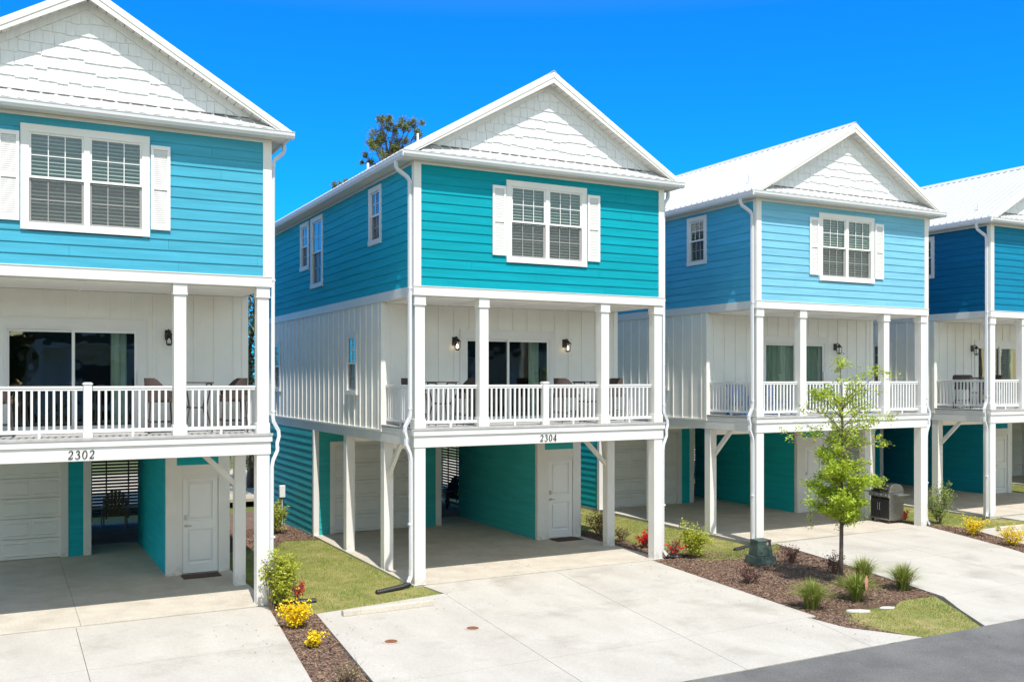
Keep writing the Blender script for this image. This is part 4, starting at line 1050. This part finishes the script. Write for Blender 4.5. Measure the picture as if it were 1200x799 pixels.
# ------------------------------------------------------------------ porch furniture and small things
def barrel_chair(x, y, z, rz, label):
    e = empty('bar_chair', (x, y, z), rz); tag(e, label, 'chair', 'brown wicker bar chairs on the porches')
    s = MB(); s.box(-.23, .23, -.23, .23, .56, .64); s.box(-.21, .21, -.21, .21, .64, .68); s.build('seat', M['wicker'], e, bevel=.01)
    b = MB(); n = 18; vs = []
    for i in range(n + 1):
        a = R(-128) + R(256) * i / n; c = math.cos(a)         # the back is at -x
        k_ = max(0, min(1, (c + .55) / 1.15)); top = .76 + .24 * k_ * k_ * (3 - 2 * k_)
        for rr, zz in ((.265, .60), (.285, top), (.255, top), (.238, .60)): vs.append((-math.cos(a) * rr, math.sin(a) * rr, zz))
    fs = []
    for i in range(n):
        for k in range(4): fs.append((i * 4 + k, i * 4 + (k + 1) % 4, (i + 1) * 4 + (k + 1) % 4, (i + 1) * 4 + k))
    fs += [(0, 1, 2, 3), (n * 4 + 3, n * 4 + 2, n * 4 + 1, n * 4)]
    b.add(vs, fs); b.build('backrest', M['wicker'], e)
    for sx in (-1, 1):
        for sy in (-1, 1):
            l = MB(); l.tube([(sx * .235, sy * .235, 0), (sx * .20, sy * .20, .58)], .016, 6); l.build('leg', M['darkwood'], e)
    st = MB()
    for z_ in (.2, .24):
        q = .222
        if z_ == .2: st.beam((-q, -q, .2), (q, -q, .2), .018, .02); st.beam((-q, q, .2), (q, q, .2), .018, .02)
        else: st.beam((-q, -q, .24), (-q, q, .24), .018, .02); st.beam((q, -q, .24), (q, q, .24), .018, .02)
    st.build('stretcher', M['darkwood'], e)
    return e
def bar_table(x, y, z, label, s=.27):
    e = empty('bar_table', (x, y, z)); tag(e, label, 'table', 'slatted bar tables on the porches')
    t = MB()
    for i in range(8): t.box(-s, s, -s + i * s / 4 + .004, -s + (i + 1) * s / 4 - .004, .905, .925)
    t.box(-s + .03, -s + .05, -s + .02, s - .02, .885, .904); t.box(s - .05, s - .03, -s + .02, s - .02, .885, .904); t.build('table_top', M['darkwood'], e)
    for sx in (-1, 1):
        for sy in (-1, 1):
            l = MB(); l.tube([(sx * s * .9, sy * s * .9, 0), (sx * s * .55, sy * s * .55, .45), (sx * s * .85, sy * s * .85, .888)], .014, 6); l.build('leg', M['darkwood'], e)
    r_ = MB()
    for sy in (-1, 1): r_.beam((-s * .56, sy * s * .56, .45), (s * .56, sy * s * .56, .45), .014, .02); r_.beam((sy * s * .56, -s * .54, .47), (sy * s * .56, s * .54, .47), .014, .02)
    r_.build('stretcher', M['darkwood'], e)
    return e
zd = 3.13
for (hx, hy, hz), nm, items in (
    (HOUSES[0], '2302', [('c', 1.72, .95, 0, 'brown wicker bar chair cut by the left edge, on the porch of house 2302'), ('c', 4.34, .95, 0, 'brown wicker bar chair left of the slatted table on the porch of house 2302'), ('t', 4.98, 1.0, 0, 'slatted bar table at the right end of the porch of house 2302'), ('c', 5.62, .95, 180, 'brown wicker bar chair at the far right end of the porch of house 2302')]),
    (HOUSES[1], '2304', [('c', .46, 1.15, 0, 'brown wicker bar chair in the left corner of the porch of house 2304'), ('t', 1.05, 1.05, 0, 'slatted bar table left of the sliding door on the porch of house 2304'), ('c', 1.66, 1.0, 180, 'brown wicker bar chair just left of the sliding door on the porch of house 2304'), ('c', 4.12, 1.0, 0, 'brown wicker bar chair just right of the sliding door on the porch of house 2304'), ('t', 4.74, 1.05, 0, 'slatted bar table right of the sliding door on the porch of house 2304'), ('c', 5.42, 1.1, 180, 'brown wicker bar chair in the right corner of the porch of house 2304')]),
    (HOUSES[3], 'navy', [('c', .16 + .25, 1.2, 30, 'brown wicker bar chair leaning outward on the porch of the navy house'), ('t', 1.0, 1.1, 0, 'slatted bar table on the porch of the navy house'), ('c', 1.62, 1.1, 180, 'brown wicker bar chair near the corner post on the porch of the navy house')])):
    for kind, x, y, a, lab in items:
        if kind == 'c': barrel_chair(hx + x, hy + y, hz + zd, R(a), lab)
        else: bar_table(hx + x, hy + y, hz + zd, lab)

def slat_armchair(x, y, z, rz, m_, label, group=None, cush=None, fan=False, name='porch_armchair'):
    e = empty(name, (x, y, z), rz); tag(e, label, 'armchair', group)
    s = MB()
    for i in range(6): s.hexa([(-.25 + i * .085, -.26, .36 - .012 * (5 - i)), (-.18 + i * .085, -.26, .36 - .012 * (5 - i)), (-.18 + i * .085, .26, .36 - .012 * (5 - i)), (-.25 + i * .085, .26, .36 - .012 * (5 - i)), (-.25 + i * .085, -.26, .38 - .012 * (5 - i)), (-.18 + i * .085, -.26, .38 - .012 * (5 - i)), (-.18 + i * .085, .26, .38 - .012 * (5 - i)), (-.25 + i * .085, .26, .38 - .012 * (5 - i))])
    s.build('seat', m_, e)
    b = MB(); n = 7
    for i in range(n):
        u = -.27 + i * .09; h = 1.0 - (.22 * (abs(i - 3) / 3) ** 2 if fan else 0)
        k = 1.12 if fan else 1.0
        b.hexa([(-.24, u - .038, .28), (-.24, u + .038, .28), (-.22, u + .038, .28), (-.22, u - .038, .28), (-.50, (u - .038) * k, h), (-.50, (u + .038) * k, h), (-.48, (u + .038) * k, h), (-.48, (u - .038) * k, h)])
    b.hexa([(-.42, -.3, .66), (-.42, .3, .66), (-.40, .3, .66), (-.40, -.3, .66), (-.435, -.3, .72), (-.435, .3, .72), (-.415, .3, .72), (-.415, -.3, .72)])
    b.build('backrest', m_, e)
    for sy in (-1, 1):
        a = MB(); a.box(-.42, .32, sy * .33 - .055, sy * .33 + .055, .56, .582); a.build('armrest', m_, e, bevel=.004)
        l = MB(); l.box(.22, .30, sy * .31 - .016, sy * .31 + .016, 0, .56); l.build('leg', m_, e)
        l = MB(); l.hexa([(-.46, sy * .31 - .016, 0), (-.38, sy * .31 - .016, 0), (-.38, sy * .31 + .016, 0), (-.46, sy * .31 + .016, 0), (-.40, sy * .31 - .016, .56), (-.32, sy * .31 - .016, .56), (-.32, sy * .31 + .016, .56), (-.40, sy * .31 + .016, .56)]); l.build('leg', m_, e)
    if cush:
        q = MB(); q.box(-.2, .26, -.25, .25, .385, .46); q.build('cushion', cush, e, bevel=.025)
    return e
def blue_chair(*a):
    e = slat_armchair(*a); e.scale = (1, 1, .80)
hx, hy, hz = HOUSES[2]
blue_chair(hx + .75, hy + 1.15, hz + zd, R(-90), M['blue'], 'blue slatted armchair nearest the left corner post on the porch of the pale blue house', 'blue armchairs behind the railing', M['navy'])
blue_chair(hx + 1.75, hy + 1.2, hz + zd, R(-90), M['blue'], 'blue slatted armchair in front of the curtained door of the pale blue house', 'blue armchairs behind the railing', M['navy'])
blue_chair(hx + 3.7, hy + 1.15, hz + zd, R(-90), M['blue'], 'blue slatted armchair partly hidden behind the top of the young tree', 'blue armchairs behind the railing', M['navy'])
blue_chair(hx + 5.2, hy + 1.15, hz + zd, R(-90), M['blue'], 'blue slatted armchair at the right end of the porch of the pale blue house', 'blue armchairs behind the railing', M['navy'])
slat_armchair(-9.04 + 4.6, 11.6, -.10, R(-100), M['adirondack'], 'tan fan-backed garden chair in front of the slat screen behind house 2302', None, None, True, 'garden_chair')
slat_armchair(5.55, 10.9, -.10, R(200), M['char'], 'dark garden chair glimpsed in front of the slat screen behind house 2304', None, None, True, 'garden_chair')

def doormat(x, y, z, label, grp=None):
    m = MB(); m.box(-.38, .38, -.21, .21, 0, .014)
    for i in range(9): m.box(-.35 + i * .08, -.30 + i * .08, -.18, .18, .014, .019)
    o = m.build('doormat', M['mat']); o.location = (x, y, z); tag(o, label, 'doormat', 'doormats in front of the entry doors')
doormat(-3.58, 2.98, .002, 'dark brown doormat in the carport of the sky-blue house at the left')
doormat(5.52, 3.28, .002, 'dark brown doormat at the foot of the turquoise house entry door')

def wheel_stop(x, y, z, L, rz, label):
    m = MB(); prof = [(-.075, 0), (.075, 0), (.055, .085), (.035, .10), (-.035, .10), (-.055, .085)]
    F = frame((0, 0), (1, 0), (0, 1)); m.prism(F, prof, -L / 2, L / 2)
    o = m.build('wheel_stop', M['slab'], bevel=.008); o.location = (x, y, z); o.rotation_euler = (0, 0, rz); tag(o, label, 'wheel stop', 'concrete wheel stops')
wheel_stop(-1.16, -1.62, -.01, 1.72, R(1), 'white concrete wheel stop on the parking bay left of house 2304')
wheel_stop(16.65, -1.62, .15, 1.75, R(-3), 'white concrete wheel stop on the parking bay left of the navy house')

def cleanout(x, y, label):
    e = empty('cleanout_cover', (x, y, -.008)); tag(e, label, 'drain cover', 'round drain covers in the driveway')
    m = MB(); m.lathe((0, 0, 0), [(.135, 0), (.135, .006), (.105, .008), (.105, .003)], 24); m.build('rim', M['slab'], e)
    m = MB(); m.lathe((0, 0, .004), [(.10, 0), (.10, .008), (.09, .011), (.03, .012), (.025, .02), (.0, .02)], 24); m.build('lid', M['rust'], e)
cleanout(-1.86, -3.58, 'left rusty round drain cover in the driveway of house 2304')
cleanout(-.38, -3.46, 'right rusty round drain cover in the driveway of house 2304')

def pedestal(x, y):
    z = gz(x, y) - .037
    e = empty('utility_pedestal', (x, y, z), R(-8)); tag(e, 'dark green enamel utility pedestal in front of the left post of the pale blue house', 'utility box')
    F = lambda w0, z0, w1, z1: None
    e.scale = (.88, .88, .92)
    def fr(m, w0, d0, z0, w1, d1, z1): m.hexa([(-w0, -d0, z0), (w0, -d0, z0), (w0, d0, z0), (-w0, d0, z0), (-w1, -d1, z1), (w1, -d1, z1), (w1, d1, z1), (-w1, d1, z1)])
    m = MB(); fr(m, .31, .27, 0, .28, .24, .20); m.build('base', M['greenbox'], e, bevel=.012)
    m = MB(); fr(m, .235, .20, .20, .19, .165, .56); m.build('cover', M['greenbox'], e, bevel=.015)
    m = MB(); fr(m, .205, .178, .54, .20, .172, .585); m.build('lid', M['greenbox'], e, bevel=.008)
    m = MB(); m.hexa([(.06, -.176, .47), (.12, -.176, .47), (.12, -.172, .47), (.06, -.172, .47), (.06, -.171, .53), (.12, -.171, .53), (.12, -.168, .53), (.06, -.168, .53)]); m.build('warning_sticker', M['peach'], e)
pedestal(7.62, -1.55)

def meter(x, y, label, h=.95):
    z = gz(x, y) - .037
    e = empty('utility_post', (x, y, z)); tag(e, label, 'utility post', 'utility posts beside the houses')
    m = MB(); m.box(-.045, .045, -.045, .045, 0, h); m.build('post', M['greenbox'], e)
    m = MB(); m.box(-.08, .08, -.14, -.046, h - .12, h + .22); m.build('meter_box', M['rail'], e, bevel=.012)
    m = MB(); m.tube([(0, -.09, h - .12), (0, -.09, .0)], .014, 6); m.build('conduit', M['gutter'], e)
meter(-.32, 9.1, 'dark green post with a white box against the lower side wall of house 2304')
meter(8.5, 8.3, 'white-boxed utility post beside the pale blue house, seen past the door of house 2304')

def grill(x, y, z, rz):
    e = empty('barbecue_grill', (x, y, z), rz); tag(e, 'steel and black gas barbecue grill beside the right post of the pale blue house', 'barbecue grill')
    # front faces -y
    m = MB(); m.box(-.36, .36, -.24, .26, .09, .13); m.box(-.36, .36, .23, .26, .13, .70); m.build('cart', M['steel'], e, bevel=.006)
    for sx in (-1, 1):
        m = MB(); m.box(sx * .36 - .014, sx * .36 + .014, -.23, .26, .13, .70); m.build('side_panel', M['steel'], e, bevel=.006)
    for a, b, hx_ in ((-.34, -.005, -.04), (.005, .34, .04)):
        m = MB(); m.box(a, b, -.25, -.235, .14, .66); d = m.build('cabinet_door', M['char'], e, bevel=.006)
        m = MB(); m.tube([(hx_, -.25, .56), (hx_, -.285, .55), (hx_, -.285, .36), (hx_, -.25, .35)], .010, 8); m.build('handle', M['steel'], d)
    m = MB(); m.prism(frame((0, 0), (1, 0), (0, -1)), [(-.26, .70), (.24, .70), (.30, .73), (.28, .84), (-.26, .84)], -.38, .38); cp = m.build('control_panel', M['steel'], e, bevel=.006)
    for i in range(4):
        m = MB(); xx = -.27 + i * .18; m.tube([(xx, -.285, .78), (xx, -.325, .785)], .026, 12); m.build('knob', M['rail'] if False else M['steel'], cp)
    m = MB(); pr = [(-.25, .845)] + [(-.02 + .25 * math.cos(R(a)), .87 + .22 * math.sin(R(a))) for a in (180, 150, 120, 90, 60, 30, 0)][::1] + [(.24, .845)]
    m.prism(frame((0, 0), (1, 0), (0, -1)), pr, -.33, .33); lid = m.build('lid', M['char'], e, smooth=False)
    for sx in (-1, 1):
        m = MB(); m.prism(frame((0, 0), (1, 0), (0, -1)), [(p[0] * 1.03, p[1] + .006) for p in pr], sx * .335 - .03, sx * .335 + .03); m.build('end_cap', M['steel'], lid, bevel=.006)
    m = MB(); m.tube([(-.26, -.22, .96), (-.26, -.27, .955), (.26, -.27, .955), (.26, -.22, .96)], .013, 8); m.build('handle', M['steel'], lid)
    m = MB(); m.tube([(0, -.205, 1.0), (0, -.235, 1.015)], .04, 16); m.build('thermometer', M['rail'], lid)
    for sx in (-1, 1):
        m = MB(); m.box(sx * .38 if sx > 0 else -.68, .68 if sx > 0 else -.38, -.22, .2, .80, .835); m.build('side_shelf', M['steel'], e, bevel=.01)
        for sy in (-.2, .2):
            m = MB(); m.tube([(sx * .32 - .015, sy, .045), (sx * .32 + .015, sy, .045)], .042, 14); m.build('wheel', M['char'], e)
grill(14.72, 1.12, .10, R(-97))

# the orange tag in the grass, a flat white stone, and a few light stones
m = MB(); m.tube([(0, 0, 0), (0.01, 0, .38)], .006, 6); e = m.build('marker_stake', M['twig']); e.location = (6.80, -5.22, -.06); tag(e, 'thin stake with a faded orange tag in the ornamental grass', 'marker stake')
m = MB(); m.add([(-.0, -.006, .28), (.05, -.01, .30), (.055, -.008, .46), (.02, -.004, .56), (-.035, -.004, .44), (0, .004, .28), (.05, .0, .30), (.055, .002, .46), (.02, .006, .56), (-.035, .006, .44)], [(0, 1, 2, 3, 4), (9, 8, 7, 6, 5), (0, 5, 6, 1), (1, 6, 7, 2), (2, 7, 8, 3), (3, 8, 9, 4), (4, 9, 5, 0)])
m.build('tag', M['peach'], e)
def stone(x, y, sx, sy, h, lab, rz=0, seed=0):
    r = random.Random(seed); m = MB(); n = 14; ring = [(math.cos(6.283 * i / n) * sx * r.uniform(.8, 1.1), math.sin(6.283 * i / n) * sy * r.uniform(.8, 1.1)) for i in range(n)]
    vs = [(a, b, 0) for a, b in ring] + [(a * .93, b * .9, h) for a, b in ring]
    m.add(vs, [tuple(range(n))[::-1], tuple(range(n, 2 * n))] + [(i, (i + 1) % n, n + (i + 1) % n, n + i) for i in range(n)])
    o = m.build('flat_stone', M['stone'], bevel=.006); o.location = (x, y, gz(x, y) - .035); o.rotation_euler = (0, 0, rz); tag(o, lab, 'stone', 'flat white stones')
stone(6.20, -5.60, .24, .09, .035, 'long flat white stone where the mulch meets the grass tip', R(-32), 1)
stone(6.85, -5.66, .15, .07, .025, 'smaller flat white stone half sunk in the grass tip', R(-20), 2)

# ------------------------------------------------------------------ the row across the road: the door glass mirrors it
make_house('e', HOUSES[4], c3, c3, c3l, 'fifth house of the row, a sliver of it seen beyond the navy house', None, left_windows=1, lamps=2, lit=False)
def house_opposite(x, y, wall_m, label):
    e = empty('house_across_road', (x, y, -.2)); tag(e, label, 'house', 'houses across the road')
    m = MB(); m.box(-3, 3, -11, 0, 5.9, 8.5); m.build('upper_wall', wall_m, e)
    m = MB(); m.box(-3, 3, -11, -1.9, 3, 5.75); m.build('middle_wall', M['bb'], e)
    m = MB(); m.box(-3.02, 3.02, -11, .02, 5.752, 5.898); m.box(-3.02, 3.02, -11, .02, 2.7, 2.998); m.build('band_board', M['trim'], e)
    for px in (-2.88, -1.45, 1.45, 2.88):
        m = MB(); m.box(px - .11, px + .11, -.24, -.02, 3.0, 5.75); m.build('porch_post', M['trim'], e)
    for px in (-2.88, 2.88):
        m = MB(); m.box(px - .11, px + .11, -.24, -.02, 0, 2.7); m.build('carport_post', M['trim'], e)
    m = MB(); m.box(-3, 3, -11, -7, 0, 2.7); m.build('garage_wall', wall_m, e)
    m = MB(); m.prism(frame((0, 0), (0, 1), (1, 0)), [(-3.4, 8.5), (3.4, 8.5), (0, 10.6)], -11.3, .3); m.build('roof', M['roof'], e)
    m = MB(); m.box(-1, 1, .0, .04, 6.5, 8.2); wn = m.build('window', M['trim'], e)
    m = MB(); m.box(-.85, .85, .041, .05, 6.65, 8.05); m.build('pane', M['glass'], wn)
    m = MB(); m.box(-1.1, 1.1, -1.9, -1.86, 3.1, 5.1); dr = m.build('sliding_door', M['char'], e)
olive = siding_mat('olive_siding', (.10, .10, .07))
house_opposite(-20.5, -29.5, olive, 'olive house across the road, outside the photo to the far left')
house_opposite(-11.7, -29.5, olive, 'olive house across the road, mirrored in the porch door of house 2302')
house_opposite(-2.9, -29.5, olive, 'olive house across the road, behind the camera')
house_opposite(5.9, -29.5, olive, 'olive house across the road, mirrored in the porch door of house 2304')
house_opposite(14.7, -29.5, olive, 'olive house across the road, mirrored in the windows of the pale blue house')
house_opposite(23.5, -29.5, olive, 'olive house across the road, mirrored in the door of the navy house')
big_tree('broadleaf_tree', 1.6, -34, -.25, 9, .2, 'broad dark tree across the road, the one more to the right behind the camera', M['leaf_dark'], 31, 20, .3, 26, 2.6, z_first=.2, sig=.7)
big_tree('broadleaf_tree', -16, -35, -.25, 9, .2, 'broad dark tree across the road, the one farther left behind the camera', M['leaf_dark'], 32, 20, .3, 26, 2.6, z_first=.2, sig=.7)

def tree_line():
    """far dark belt of trees behind the houses across the road"""
    r = random.Random(77); cr = MB()
    for _ in range(5200):
        x = r.uniform(-60, 70); top = 8.5 + 1.6 * math.sin(x * .35) + 1.1 * math.sin(x * .9 + 1)
        z = r.uniform(0, 1) ** .8 * top; leaf(cr, (x, -45 + r.uniform(-3, 3), z - .25), r.uniform(1.4, 2.4), 1.2, r=r)
    tag(cr.build('tree_belt', M['leaf_dark'], fix=False), 'dark belt of trees beyond the houses across the road', 'trees', kind='stuff')
tree_line()

lm_ = MB()
for _ in range(420):
    bx, by = rnd.choice([(5.4, -3), (5.5, -1), (-3.6, -3), (-2.3, -2.5), (-2.6, -4), (8.9, -2.5), (9.3, -.6), (4.5, -6.6), (6, -7.6), (0, -1.4), (13.2, -4), (2, 1)])
    x = bx + rnd.gauss(0, .45); y = by + rnd.gauss(0, .8)
    if any(inside((x, y), p) for p in MULCH + LAWN): continue
    z = .004 + gz(x, y) + (.02 if x > 8 and y > -.1 else 0)
    a = rnd.uniform(0, 6.28); l = rnd.uniform(.006, .022); c_, s_ = math.cos(a) * l, math.sin(a) * l
    lm_.add([(x - c_, y - s_, z), (x + s_ * .5, y - c_ * .5, z + .006), (x + c_, y + s_, z), (x - s_ * .5, y + c_ * .5, z + .004)], [(0, 1, 2, 3)])
tag(lm_.build('leaf_litter', M['chip'], fix=False), 'stray bits of mulch and dry leaves on the concrete', 'leaf litter', kind='stuff')
